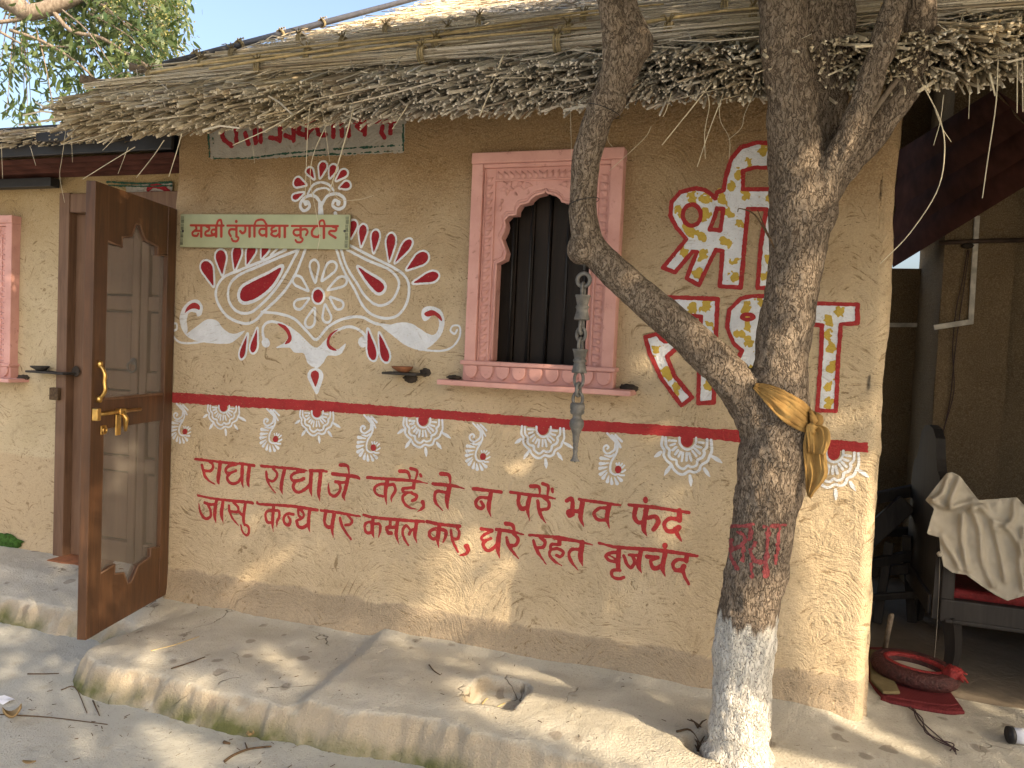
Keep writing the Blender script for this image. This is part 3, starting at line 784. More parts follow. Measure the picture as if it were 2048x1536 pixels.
# ---- the large outlined greeting: white bodies, red outlines, gold dabs
def letter(nm, outer, holes=(), extra_red=(), w=22):
    body = [shape('L', outer, smooth=False)]+[shape('L', h, 'h', smooth=sm) for h, sm in holes]
    lay(nm, body, WHITE, front, off=.0012, rough=.0014)
    ring = [shape('L', outer, 'r', w, smooth=False)]+[shape('L', h, 'r', w, smooth=sm) for h, sm in holes]+list(extra_red)
    lay('letter_outline', ring, RED, front, off=.0027, rough=.0024)
    P = px('L', np.array(parse(outer)))[0]; x0, y0 = P.min(0); x1, y1 = P.max(0); got = []
    rr = random.Random(int(x0)); dabs = []
    for _ in range(900):
        q = np.array([[rr.uniform(x0, x1), rr.uniform(y0, y1)]]); wq = to_wall(q)
        d = field(body, wq[:, :1], wq[:, 1:])[0, 0]
        if d < -.02 and all(np.hypot(*(q[0]-g)) > 27 for g in got):
            got.append(q[0]); a = rr.uniform(0, pi); rx, ry = rr.uniform(10, 17), rr.uniform(7, 10.5)
            pts = [(q[0][0]+rx*cos(t)*cos(a)-ry*sin(t)*sin(a), q[0][1]+rx*cos(t)*sin(a)+ry*sin(t)*cos(a)) for t in np.linspace(0, 2*pi, 11)[:-1]]
            dabs.append(shape('X', pts))
    for d in dabs: lay('gold_dab', [d], GOLD, front, off=.0020, rough=.017)
letter('painted_letter', '220,705 300,610 340,560 290,500 258,440 265,370 310,318 390,300 440,310 470,332 487,352 498,322 530,310 545,230 570,150 620,90 700,66 790,68 900,80 900,805 705,810 720,600 748,408 655,405 640,560 618,808 512,800 525,620 490,615 430,740 405,795 340,760 395,625 370,625 280,730',
       [(ell(368, 437, 46, 54), True), ('495,402 530,404 515,515 460,510 488,440', False), ('630,210 690,192 795,195 795,305 630,305', False)])
letter('painted_letter', '170,855 500,865 490,1100 480,1395 400,1400 410,1100 415,955 360,950 345,975 360,1020 300,1110 240,1160 280,1260 370,1370 315,1410 210,1270 150,1140 128,1060 190,1045 225,1082 265,1080 290,1000 240,940 170,930')
letter('painted_letter', '740,852 680,850 620,862 560,920 548,1010 580,1090 625,1130 590,1200 640,1270 760,1300 900,1300 900,870', [],
       [shape('L', ell(655, 958, 30, 14), 'r', 20)])
letter('painted_letter', '990,888 1215,895 1215,990 1130,995 1120,1130 1105,1440 1010,1435 1030,1150 1035,1000 985,998')

# ---- old lettered band under the eave
lay('painted_lettering_band', [shape('X', '416,225 812,225 808,306 640,312 520,318 420,318', smooth=False)], OFFW, front, off=.0012, rough=.008)
lay('painted_word', [S_('T', 45, t) for t in ('240,100 220,215 310,300', '350,100 355,270', '440,180 470,280', '530,120 545,270', '590,120 595,260', '690,220 780,235', '780,120 780,250', '830,200 910,230', '910,100 910,245',
    '970,110 960,170 1030,190 1100,120', '1040,60 1040,220', '1140,130 1160,190 1220,190', '1300,80 1300,210', '1380,80 1385,200', '1450,80 1450,200', '1530,110 1590,150', '1610,80 1610,190', '1780,110 1770,170 1800,220', '1870,60 1860,180', '200,90 1100,70', '1100,70 1900,60')], RED2, front, off=.0024, rough=.004)
lay('painted_border', [S_('T', 22, '75,180 90,400'), S_('T', 9, '125,180 130,410'), S_('T', [10, 14, 12], '130,425 480,420 800,380 1300,335 1990,295'), S_('T', 8, '860,412 1400,380 1990,348'), S_('T', 16, '1985,100 1985,350')], GREEN, front, off=.0026, rough=.007)

# ------------------------------------------------------------------ carved window
FY = -.055                                          # front plane of the frame
def wp(crop_pts, Y=FY): return [tuple(onY(860+x/2.439, 270+y/2.439, Y)[[0, 2]]) for x, y in crop_pts]
window = tag(empty('window'), None); window.parent = hut
(wx0, _), (wx1, _) = wp([(168, 1100), (893, 1140)]); wz0 = wp([(150, 1195)])[0][1]; wz1 = wp([(205, 88)])[0][1]
wx0, wx1 = wp([(186, 600)])[0][0], wp([(920, 600)])[0][0]
wc = (wx0+wx1)/2
zb = wp([(165, 1105)])[0][1]                        # top of the base moulding
bw = .050
def fbox(nm, a, b, y0, y1, m=PINK, bv=.004): return bevel(MB().box((a[0], y0, a[1]), (b[0], y1, b[1])).build(nm, m, window), bv)
fbox('frame_stile', (wx0, zb), (wx0+bw, wz1-.045), FY, .03); fbox('frame_stile', (wx1-bw, zb), (wx1, wz1-.045), FY, .03)
fbox('frame_head', (wx0-.002, wz1-.045), (wx1+.002, wz1), FY-.004, .03)
fbox('frame_bead', (wx0+bw, wz1-.062), (wx1-bw, wz1-.045), FY+.006, .03)
# carved leaf border
cw = .052; yb = FY+.022; ix0, ix1, iz1 = wx0+bw+cw, wx1-bw-cw, wz1-.062-cw
fbox('border_ground', (wx0+bw, zb), (ix0, iz1+cw), yb, .03, bv=.002); fbox('border_ground', (ix1, zb), (wx1-bw, iz1+cw), yb, .03, bv=.002)
fbox('border_ground', (ix0, iz1), (ix1, iz1+cw), yb, .03, bv=.002)
for xa in (wx0+bw+.002, ix0-.008, ix1+.001, wx1-bw-.009): fbox('border_fillet', (xa, zb), (xa+.007, iz1+(.0 if ix0-.02 < xa < ix1+.005 else cw-.004)), yb-.006, yb+.004, bv=.002)
fbox('border_fillet', (ix0-.008, iz1-.001), (ix1+.008, iz1+.006), yb-.0062, yb+.004, bv=.002)
lm = MB()
for i in range(7):
    t = i/6; w = .0098*sin(pi*(.12+.88*t)**.8)+.0012; lm.v += [(-w, 0, .034*t), (0, -.015*sin(pi*(.1+.8*t)), .034*t+.003), (w, 0, .034*t)]
for i in range(6):
    for j in range(2): lm.f.append((i*3+j, i*3+j+1, i*3+j+4, i*3+j+3))
lm_me = bpy.data.meshes.new('carved_leaf'); lm_me.from_pydata(lm.v, [], lm.f); lm_me.materials.append(PINK)
lm_me.polygons.foreach_set('use_smooth', [True]*len(lm_me.polygons))
def carved(x, z, ang, s=1.0, y=None):
    o = bpy.data.objects.new('carved_leaf', lm_me); COL.objects.link(o); o.parent = window
    o.location = (x, (yb if y is None else y)-.001, z); o.rotation_euler = (0, ang, 0); o.scale = (s, 1, s)
nz = 25
for k in range(nz):
    z = zb+.006+k*(iz1+cw-zb-.03)/nz
    carved(wx0+bw+.010, z, radians(58)); carved(wx1-bw-.010, z, -radians(58))
nx_ = 17
for k in range(nx_):
    t = (k+.5)/nx_; x = ix0+(ix1-ix0)*t; carved(x+(.012 if t < .5 else -.012), iz1+.008, -radians(28) if t < .5 else radians(28))
# cusped arch panel
half = wp([(300, 1098), (308, 625), (352, 605), (360, 570), (345, 530), (335, 500), (350, 470), (358, 440), (352, 412), (375, 388), (410, 386), (412, 362), (430, 335), (472, 325), (478, 312), (505, 290), (545, 280), (556, 262)], FY+.02)
half = np.array(half); ap = half[-1].copy(); half[:, 0] = half[:, 0]-ap[0]; half = half*np.array([1.0, 1])
left = np.column_stack([wc+half[:, 0], half[:, 1]])
left[0, 0] = left[1, 0] = ix0+.014
right = np.column_stack([2*wc-left[::-1, 0], left[::-1, 1]])
y0p, y1p = yb+.004, .035
def spandrel(L, xs):       # solid side of the arch as quads out to the border
    b = MB(); n = len(L)
    for i in range(n):
        x, z = L[i]; ztop = iz1+.0005
        b.v += [(x, y0p, z), (xs, y0p, z), (x, y1p, z), (xs, y1p, z)]
    for i in range(n-1):
        a = i*4; c = a+4; b.f += [(a, a+1, c+1, c), (a+2, c+2, c+3, a+3), (a, c, c+2, a+2)]
    return b
pl = [tuple(q) for q in left]+[(wc, iz1+.002), (ix0-.002, iz1+.002), (ix0-.002, zb)]
pr = [(2*wc-x, z) for x, z in pl][::-1]
for poly in (pl, pr):
    bm = bmesh.new(); vv = [bm.verts.new((x, y0p, z)) for x, z in poly]; fa = bm.faces.new(vv)
    r_ = bmesh.ops.extrude_face_region(bm, geom=[fa]); bmesh.ops.translate(bm, vec=(0, y1p-y0p, 0), verts=[g for g in r_['geom'] if isinstance(g, bmesh.types.BMVert)])
    bmesh.ops.triangulate(bm, faces=[f for f in bm.faces if len(f.verts) > 4]); bmesh.ops.recalc_face_normals(bm, faces=bm.faces[:])
    me = bpy.data.meshes.new('arch_panel'); bm.to_mesh(me); bm.free(); link('arch_panel', me, PINK, window)
for L in (left, right):
    path = np.column_stack([L[:, 0]+(-.008 if L is left else .008)*0, np.full(len(L), y0p-.001), L[:, 1]])
    MB().tube(path, .0065, 6).build('arch_moulding', PINK, window, True)
    off = np.column_stack([wc+(L[:, 0]-wc)*1.07, np.full(len(L), y0p), L[:, 1]+.012]); MB().tube(off[1:-1] if L is left else off[1:-1], .0035, 5).build('arch_fillet', PINK, window, True)
# five-petalled flowers and scrolling leaves in the spandrels
for s in (-1, 1):
    fx, fz = wc+s*(wc-wp([(368, 250)])[0][0]), wp([(368, 250)])[0][1]
    for k in range(5): carved(fx, fz, radians(72*k+36), .95, y0p)
    o = MB().lathe([(.001, -.002), (.006, 0), (.006, .004), (.001, .006)], (0, 0, 0), 10).build('flower_boss', PINK, window, True)
    o.location = (fx, y0p, fz); o.rotation_euler = (pi/2, 0, 0)
    for (dx, dz, a, sc) in ((.045, .012, 70, .8), (.075, .012, 100, 1.0), (-.02, -.045, 190, .7), (-.03, -.07, 170, .8), (.03, -.02, 130, .6)):
        carved(fx-s*dx, fz+dz, -s*radians(a), sc, y0p)
    sc_ = cr(np.array([(fx-s*.022, y0p, fz-.004), (fx-s*.05, y0p, fz+.006), (fx-s*.075, y0p, fz-.008), (fx-s*.095, y0p, fz+.012), (fx-s*.10, y0p, fz+.016)]), 4)
    MB().tube(sc_, np.linspace(.0045, .002, len(sc_)), 5).build('carved_scroll', PINK, window, True)
# base moulding with a row of lotus tongues
fbox('base_moulding', (wx0-.012, zb-.012), (wx1+.012, zb+.006), FY-.014, .03)
fbox('base_panel', (wx0-.004, wz0-.002), (wx1+.004, zb-.012), FY+.002, .03)
nt = 9; tw = (wx1-wx0)/nt; hh = zb-.012-wz0-.008
tg = MB(); prof = [(-.40, 0), (.40, 0), (.42, -.45), (.30, -.78), (0, -1.0), (-.30, -.78), (-.42, -.45)]
tg.prism([(x*tw, z*hh) for x, z in prof], 0, -.012); tm = bpy.data.meshes.new('lotus_tongue'); tm.from_pydata(tg.v, [], tg.f); tm.materials.append(PINK)
for k in range(nt):
    o = bpy.data.objects.new('lotus_tongue', tm); COL.objects.link(o); o.parent = window; o.location = (wx0+tw*(k+.5), FY+.003, zb-.013); bevel(o, .004)
sx0, sx1 = onY(875, 765, -.12)[0], onY(1262, 787, -.12)[0]; sz = onY(1070, 775, -.12)[2]
fbox('sill', (sx0, sz-.012), (sx1, sz+.010), -.13, .03)
# shutter boards and iron rods behind the arch
nb = 6; bx0, bx1 = ix0-.01, ix1+.01
for k in range(nb):
    a = bx0+(bx1-bx0)*k/nb; fbox('shutter_board', (a+.002, zb-.01), (a+(bx1-bx0)/nb-.002, iz1+.03), .085+.004*(k % 2), .11, BOARD, .004)
for k in range(5):
    x = ix0+(ix1-ix0)*(k+.7)/5.4; MB().tube([(x, .055, zb-.01), (x, .055, iz1+.03)], .006, 6).build('window_rod', MATS['black_rod'], window, True)
MB().box((bx0-.03, .115, zb-.03), (bx1+.03, .12, iz1+.06)).build('backing', MATS['black_rod'], window)
def soot(x, y, z, rx, ry, rz, parent, nm='soot_clump', seed=1):
    bm = bmesh.new(); bmesh.ops.create_icosphere(bm, subdivisions=3, radius=1)
    r = random.Random(seed)
    for v in bm.verts:
        n = 1+.35*float(vn(v.co.x*3+seed, v.co.z*3+v.co.y*2, .55, 1))+.35*r.uniform(-.3, .3); v.co = (x+v.co.x*rx*n, y+v.co.y*ry*n, z+v.co.z*rz*n)
    me = bpy.data.meshes.new(nm); bm.to_mesh(me); bm.free(); return link(nm, me, MATS['soot'], parent, True)
soot(sx0+.045, -.05, sz+.018, .030, .035, .010, window, seed=2); soot(sx1-.03, -.01, sz+.014, .035, .03, .018, window, seed=3)

# lamp ledge on the wall
c = onY(803, 744, -.05); ledge = MB(); 
e0, e1 = onY(768, 746, -.08)[0], onY(838, 746, -.08)[0]
ld = bevel(MB().box((e0, -.105, c[2]-.012), (e1, .01, c[2]-.001)).build('lamp_ledge', MATS['dark_slate'], hut), .004)
soot((e0+e1)/2+.01, -.005, c[2]-.028, .034, .007, .020, hut, seed=5); soot(e1-.005, -.004, c[2]+.002, .026, .005, .020, hut, seed=6)
def clay_lamp(x, y, z, R, label, m='fired_clay'):
    prof = [(R*.45, 0), (R*.62, R*.10), (R*.92, R*.42), (R, R*.62), (R*.93, R*.62), (R*.8, R*.40), (R*.4, R*.16), (.001, R*.14)]
    b = MB().lathe(prof, (0, 0, 0), 18)
    v = []
    for q in b.v:                                    # pinched spout
        a = atan2(q[1], q[0]); k = 1+.28*max(0, cos(a+2.5))**6*(q[2] > R*.3); v.append((q[0]*k, q[1]*k, q[2]))
    o = mesh('clay_lamp', v, b.f, MATS[m], None, True); o.location = (x, y, z)
    return tag(o, label, 'oil lamp', 'clay oil lamps on wall ledges')
clay_lamp((e0+e1)/2-.002, -.058, c[2]-.001, .042, 'small brown clay oil lamp on ledge beside the pink window')

# ------------------------------------------------------------------ name board
sg = tag(empty('name_board', onY(530, 465, -.02)), 'pale green name board with red Hindi lettering on the painted wall', 'sign')
sgo = np.array(sg.location)
def sgp(pts, Y): return [onY(350+x/5.689, 420+y/5.689, Y) for x, y in pts]
SY = -.026
cs = np.array(sgp([(62, 48), (1990, 52), (1972, 448), (55, 420)], SY))-sgo
bv = MB(); bv.v = [tuple(q) for q in cs]+[tuple(q+np.array([0, .012, 0])) for q in cs]
bv.f = [(3, 2, 1, 0), (4, 5, 6, 7), (0, 1, 5, 4), (1, 2, 6, 5), (2, 3, 7, 6), (3, 0, 4, 7)]
board = bevel(bv.build('board', MATS['sign_green'], sg), .0015)
def lay_sign(name, shapes, m, off):
    o = lay(name, shapes, m, None, off=off, res=.0016, rough=.0, yfun=lambda a, b: a*0, Y0=SY)
    o.parent = board; o.data.transform(Matrix.Translation((-sgo).tolist())); return o
ss = lambda w, t: stroke('S', w, t, Y=SY)
SR = MATS['sign_red']
lay_sign('printed_word', [ss(24, '180,175 555,178'), ss(32, '300,180 300,300'), ss(25, '238,188 246,212 222,238 200,258 206,288 250,294 266,270'), ss(24, '228,237 300,237'),
    ss(26, '358,185 392,205 384,232 350,252 354,288 430,288 464,262'), ss(24, '470,225 428,225 416,258 450,286'), ss(32, '470,180 470,300'), ss(32, '528,180 528,300'), ss(26, '478,168 490,126 522,116 534,165')], SR, .0008)
lay_sign('printed_word', [ss(24, '595,178 1285,180'), ss(30, '700,180 700,300'), ss(26, '690,222 632,222 616,258 636,298'), ss(24, '700,300 724,320 704,355 662,352 646,326'), ss(34, '698,130 699,131'),
    ss(28, '800,185 800,238 770,264 742,240'), ss(32, '850,185 850,300'), ss(30, '905,185 905,300'), ss(24, '905,172 930,122 1000,112 1042,165'), ss(30, '1040,185 1040,300'),
    ss(26, '1035,217 978,217 960,255 990,290 1035,280'), ss(26, '1132,187 1098,215 1112,243 1152,236'), ss(26, '1112,246 1096,278 1148,300 1190,262'), ss(30, '1190,185 1190,305'), ss(32, '1250,185 1250,305')], SR, .0008)
lay_sign('printed_word', [ss(24, '1330,182 1855,184'), ss(30, '1430,185 1430,310'), ss(26, '1425,225 1366,226 1350,262 1380,290 1425,282'), ss(26, '1435,225 1490,220 1510,250 1492,285'),
    ss(24, '1430,310 1454,335 1434,365 1392,366 1372,342'), ss(28, '1595,190 1560,240 1566,292 1622,308 1642,290'), ss(32, '1695,190 1695,315'), ss(24, '1640,178 1652,128 1690,122 1705,172'),
    ss(27, '1795,190 1836,206 1824,238 1768,240 1756,268 1800,298 1828,316')], SR, .0008)
hs = []
for (xa, ya, xb, yb_) in ((90, 65, 72, 400), (1962, 68, 1946, 432)):
    n = 8
    for k in range(n):
        t = (k+.15)/n; x = xa+(xb-xa)*t; y = ya+(yb_-ya)*t; L = (yb_-ya)/n*.8
        if k % 2 == 0:
            for j in range(3): hs.append(ss(5, f'{x-14+j*12},{y} {x-15+j*12},{y+L}'))
        else:
            for j in range(4): hs.append(ss(5, f'{x-16},{y+j*L/3.4} {x+16},{y+j*L/3.4}'))
lay_sign('printed_border', hs, MATS['sign_black'], .0007)
for q in ((90, 240), (1930, 240)):
    p = np.array(sgp([q], SY)[0])-sgo; o = MB().lathe([(.001, -.001), (.006, 0), (.005, .003), (.001, .004)], (0, 0, 0), 10).build('screw', MATS['dark_iron'], board, True); o.location = p.tolist(); o.rotation_euler = (pi/2, 0, 0)

# ------------------------------------------------------------------ thatched roof
PITCH = radians(29); EY, EZ = -.43, 2.315
RX0, RX1 = -.235, 5.0
def roof(x, s, up=0.0):
    return np.array([x, EY+s*cos(PITCH)-up*sin(PITCH), EZ+s*sin(PITCH)+up*cos(PITCH)])
def slab(x, s): 
    sag = .012*vn(x, s, .3, 1)+.02*vn(x, s, .9, 2)
    return np.stack([x, EY+s*cos(PITCH), EZ+s*sin(PITCH)-.055+sag], 1)
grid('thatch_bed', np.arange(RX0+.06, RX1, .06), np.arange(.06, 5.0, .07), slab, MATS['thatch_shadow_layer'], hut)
class Reeds:
    def __init__(s): s.V = []; s.F = []
    def add(s, p, q, r, bend=0.0, k=3):
        p = np.asarray(p, float); q = np.asarray(q, float); d = q-p; L = np.linalg.norm(d); d = d/L
        e = np.cross(d, (0.13, .2, 1.)); e /= np.linalg.norm(e); g = np.cross(d, e)
        mid = (p+q)/2+np.array([0, 0, bend]); b0 = len(s.V); ph = random.random()*6
        rings = ((p, 1.0), (mid, 1.0), (q, .75)) if abs(bend) > 1e-5 else ((p, 1.0), (q, .8))
        for c_, rr in rings:
            for j in range(k):
                t = ph+2*pi*j/k; s.V.append(tuple(c_+(e*cos(t)+g*sin(t))*r*rr))
        for i in range(len(rings)-1):
            for j in range(k): s.F.append((b0+i*k+j, b0+i*k+(j+1) % k, b0+(i+1)*k+(j+1) % k, b0+(i+1)*k+j))
        s.F.append(tuple(b0+j for j in range(k)))
    def build(s, nm, m, parent, kind=None):
        me = bpy.data.meshes.new(nm); me.from_pydata(s.V, [], s.F); me.update(); o = link(nm, me, m, parent)
        if kind: o['kind'] = kind
        return o
rnd = random.Random(5)
def hoff(x, ch=0): return float(.035*vn(x, 0.0, .22, 2+ch)+.03*vn(x, 0.3, .06, 3+ch))
def course(n, s0, sj, L0, L1, thick, xa, xb, spread=.12, rad=(.0022, .0048), lift=.02):
    R = Reeds()
    for _ in range(n):
        x = rnd.uniform(xa, xb); dep = rnd.random()
        s = s0+rnd.gauss(0, sj)+hoff(x)+dep*thick*.25
        L = rnd.uniform(L0, L1); a = rnd.gauss(0, spread)
        if rnd.random() < .08: a *= 3
        up0 = -dep*thick+lift*(1-dep)+rnd.gauss(0, .004); up1 = -dep*thick*.5-.03+rnd.gauss(0, .012)
        p = roof(x, s, up0); q = roof(x+sin(a)*L, s+cos(a)*L, up1)
        R.add(p, q, rnd.uniform(*rad)*(1 if rnd.random() < .85 else 1.5), rnd.gauss(0, .008))
    return R
course(9000, -.055, .05, .30, .75, .155, RX0+.02, RX1, .14, (.0028, .0062)).build('eave_thatch', STRAW, hut, 'stuff')
course(2800, .20, .08, .25, .6, .05, RX0+.02, RX1, .20, lift=.025).build('thatch_course', STRAW, hut, 'stuff')
course(3200, .46, .09, .3, .7, .05, RX0+.03, RX1, .20, lift=.03).build('thatch_course', STRAW, hut, 'stuff')
course(3400, .78, .10, .3, .8, .05, RX0+.03, RX1, .22, lift=.03).build('thatch_course', STRAW, hut, 'stuff')
course(2600, 1.15, .14, .3, .8, .05, RX0+.03, RX1, .25, lift=.03).build('thatch_course', STRAW, hut, 'stuff')
course(4200, 2.2, .45, .4, .9, .05, RX0+.03, 3.6, .25, lift=.03).build('thatch_course', STRAW, hut, 'stuff')
course(1500, 3.4, .6, .4, .9, .05, RX0+.03, 2.4, .25, lift=.03).build('thatch_course', STRAW, hut, 'stuff')
course(420, -.10, .05, .2, .5, .14, RX0+.05, RX1, .45, (.0018, .0042)).build('stray_straw', STRAW, hut, 'stuff')
# loose stalks lying at every angle
R = Reeds()
for _ in range(1700):
    x = rnd.uniform(RX0+.05, RX1-.1); s = rnd.uniform(.0, 1.7); L = rnd.uniform(.06, .38); a = rnd.gauss(.35, .75)
    p = roof(x, s, .02+rnd.random()*.02); q = roof(x+sin(a)*L, s+cos(a)*L, .012+rnd.random()*.045)
    R.add(p, q, rnd.uniform(.0012, .0032), rnd.gauss(0, .015))
R.build('loose_straw', STRAW, hut, 'stuff')
# bundles laid along the slope as battens, each tied with rope
for bi, (s, n, xa, xb) in enumerate(((.20, 34, RX0+.02, 2.25), (.235, 26, 2.1, RX1), (.50, 34, RX0+.05, 2.4), (.53, 24, 2.3, RX1), (.86, 32, RX0+.05, 2.7), (.90, 22, 2.6, RX1), (1.3, 26, RX0+.05, RX1))):
    R = Reeds()
    for _ in range(n*3):
        x0 = rnd.uniform(xa-.1, xb-.4); x0 = max(x0, RX0+.01); L = rnd.uniform(.5, 1.2); x1 = min(x0+L, RX1); t = rnd.random()*2*pi; rr = .022*sqrt(rnd.random())
        f = lambda x: s+.025*sin(x*2.3+bi)+.01*sin(x*7+bi)
        p = roof(x0, f(x0)+rr*cos(t)+rnd.gauss(0, .006), .045+rr*sin(t)); q = roof(x1, f(x1)+rr*cos(t)+rnd.gauss(0, .010), .045+rr*sin(t)+rnd.gauss(0, .006))
        R.add(p, q, rnd.uniform(.0022, .0046), rnd.gauss(0, .004), 4)
    R.build('straw_batten', STRAW, hut, 'stuff')
    for x in np.arange(xa+.35, xb, .62):
        x = x+rnd.uniform(-.1, .1); c0 = roof(x, s+.025*sin(x*2.3+bi)+.01*sin(x*7+bi), .045)
        b = MB(); ax, ay = (roof(0, 1)-roof(0, 0)), np.array([0, -sin(PITCH), cos(PITCH)])
        for d in (-.008, .004, .013): b.torus(c0+np.array([d, 0, 0]), .031, .005, ax, ay, 14, 5)
        for d in ((.03, -.05, .02), (-.02, -.06, .01), (.05, -.02, .03)): b.tube([c0+ay*.03, c0+ay*.04+np.array(d)*.5, c0+ay*.02+np.array(d)], [.004, .003, .002], 5)
        b.build('rope_tie', MATS['jute_rope'], hut, True)
# long golden reeds lying across the surface
for (xa, sa, xb, sb) in ((.55, .08, 1.75, .62), (.2, .13, 1.0, .33), (1.0, .16, 2.1, .32), (1.25, .45, 2.1, .78), (1.5, .62, 2.3, .95), (.3, .35, 1.3, .60), (2.3, .30, 2.9, .36), (3.1, .2, 4.1, .33)):
    pth = [roof(xa+(xb-xa)*t, sa+(sb-sa)*t, .075+.012*sin(pi*t)) for t in np.linspace(0, 1, 7)]
    MB().tube(pth, np.linspace(.0065, .004, 7), 6).build('long_reed', MATS['golden_reed'], hut, True)
p0, p1 = roof(RX0+.10, .62, .05), roof(RX0+.06, 4.6, .06)
MB().tube([p0+(p1-p0)*t for t in np.linspace(0, 1, 6)], .020, 12).build('rake_pole', MATS['grey_pipe'], hut, True)
for (x, s, L) in ((RX0+.05, .50, .20), (RX0+.03, .20, .13)):                    # sawn stubs of old purlins
    a = roof(x+.05, s+.05, .02); bq = roof(x-.035, s-.03, .075); MB().tube([a+(bq-a)*t for t in (0, .5, 1)], [.016, .019, .020], 9).build('purlin_stub', BARK2, hut)
for t in (.06, .16, .27, .4):
    c0 = p0+(p1-p0)*t; b = MB(); ay = np.array([0, -sin(PITCH), cos(PITCH)])
    for k in (0, .008, .015): b.torus(c0+(roof(0, 1)-roof(0, 0))*k, .025, .005, (1, 0, 0), ay, 14, 5)
    for k in range(3): b.tube([c0+ay*.022, c0+ay*.03+np.array([.02+.02*k, -.02, 0]), c0+np.array([.05+.02*k, -.03-.02*k, -.01])], [.004, .003, .002], 5)
    b.build('rope_tie', MATS['jute_rope'], hut, True)
# straws hanging from the eave, each its own stalk (photo pixels on the eave's plane)
HANG = [('F', 2.6, '1065,780 1030,900 988,1035'), ('F', 2.2, '960,820 900,910 797,1040'), ('F', 2.4, '790,860 650,945 485,1048'), ('F', 1.5, '388,740 362,930 350,1030 378,1185'), ('F', 1.3, '418,780 424,950'),
 ('F', 1.6, '8,840 15,1045'), ('F', 1.8, '178,860 210,970'), ('F', 2.0, '700,770 640,840 600,880'), ('F', 2.3, '1845,480 1805,700 1785,1172'), ('F', 1.6, '1850,490 1885,640 1930,945'), ('F', 4.2, '2075,610 2010,850 1925,1135'),
 ('F', 1.9, '1905,740 1835,900 1815,1050 1845,1220 1870,1370 1856,1470'), ('F', 1.2, '1478,850 1490,955'), ('F', 3.4, '1900,560 1600,740 1362,850'), ('F', 2.2, '740,740 560,800 345,850'), ('F', 1.5, '750,860 720,940 690,1018')]
HANG2 = [(600, 2.926, 4.5, '1190,320 1125,500 1050,683'), (600, 2.926, 1.2, '1582,640 1590,920'), (600, 2.926, 1.3, '1835,620 1800,800 1828,860'), (600, 2.926, 1.5, '2055,740 2010,815 1810,1000'), (600, 2.926, 2.6, '640,600 590,680 540,755'), (600, 2.926, 1.3, '190,1050 220,1160 330,1170 430,1145'),
 (1300, 2.738, 3.0, '340,450 230,590 65,795'), (1300, 2.738, 2.2, '400,520 330,700 258,915'), (1300, 2.738, 1.8, '295,460 325,570 300,720 303,870'), (1300, 2.738, 1.2, '380,560 385,660 435,760 433,872'), (1300, 2.738, 1.3, '600,450 520,620 500,700 430,765'),
 (1300, 2.738, 2.6, '1470,420 1590,660 1612,850 1570,1050 1420,1280 1260,1445'), (1300, 2.738, 1.6, '1608,520 1590,660 1553,795'), (1300, 2.738, 1.4, '1560,600 1600,700 1650,778'), (1300, 2.738, 2.4, '1908,260 1895,560 1850,870 1820,1085'),
 (1300, 2.738, 2.6, '2012,290 2010,618'), (1300, 2.738, 2.6, '2038,300 2042,612'), (1300, 2.738, 1.4, '1752,480 1745,650'), (1300, 2.738, 4.5, '1860,400 1890,525'), (1300, 2.738, 2.2, '120,500 90,600 70,640')]
for c_, w, t in HANG:
    p, s = px(c_, np.array(parse(t))); q = cr(np.array([onY(a, b, -.46) for a, b in p]), 5); MB().tube(q, np.linspace(w*.00075, w*.00055, len(q)), 5).build('hanging_straw', MATS['pale_reed'], hut, True)
for ox, s, w, t in HANG2:
    p = np.array(parse(t))/s+np.array([ox, 0]); q = cr(np.array([onY(a, b, -.47) for a, b in p]), 5); MB().tube(q, np.linspace(w*.00075, w*.00055, len(q)), 5).build('hanging_straw', MATS['pale_reed'], hut, True)
# dark boarding under the eave and along the wall head
MB().box((RX0+.1, -.27, 2.25), (RX1, -.24, 2.28)).build('eave_purlin', MATS['black_tin'], hut)
bm_ = MB(); a, b = roof(0, .12, -.10), roof(0, 5.0, -.10)
bm_.v = [(RX0+.08, a[1], a[2]), (RX1, a[1], a[2]), (RX1, b[1], b[2]), (RX0+.08, b[1], b[2])]; bm_.f = [(0, 1, 2, 3)]
bm_.build('roof_lining', MATS['black_tin'], hut)

# ------------------------------------------------------------------ screen door (child of the hut), swung open
H = np.array([.030, -.012, .02]); E_ = np.array([.172, -.622, .02]); dd = (E_-H)/np.linalg.norm(E_-H); DW = float(np.linalg.norm(E_-H)); nn = np.array([-dd[1], dd[0], 0])
door = empty('screen_door', H); door.rotation_euler = (0, 0, atan2(dd[1], dd[0])); door.parent = hut
TH = .021
def duv(x, y, t=TH):
    d = ray(x, y); o = H+nn*t; k = ((o-CAM_POS) @ nn)/(d @ nn); q = CAM_POS+d*k-H; return float(q @ dd), float(q[2])
def dcr(x, y): return duv(x/1.6, 340+y/1.6)
DH = float(onY(176, 362, -.615)[2]-.02)
def dbox(nm, u0, u1, z0, z1, t0=-TH, t1=TH, m=None, bv=.003, par=None): return bevel(MB().box((u0, t0, z0), (u1, t1, z1)).build(nm, m or DOORW, par or door), bv)
us = dcr(345, 300)[0]; hs_ = .075
dbox('stile', us, DW, 0, DH); dbox('stile', 0, hs_, 0, DH)
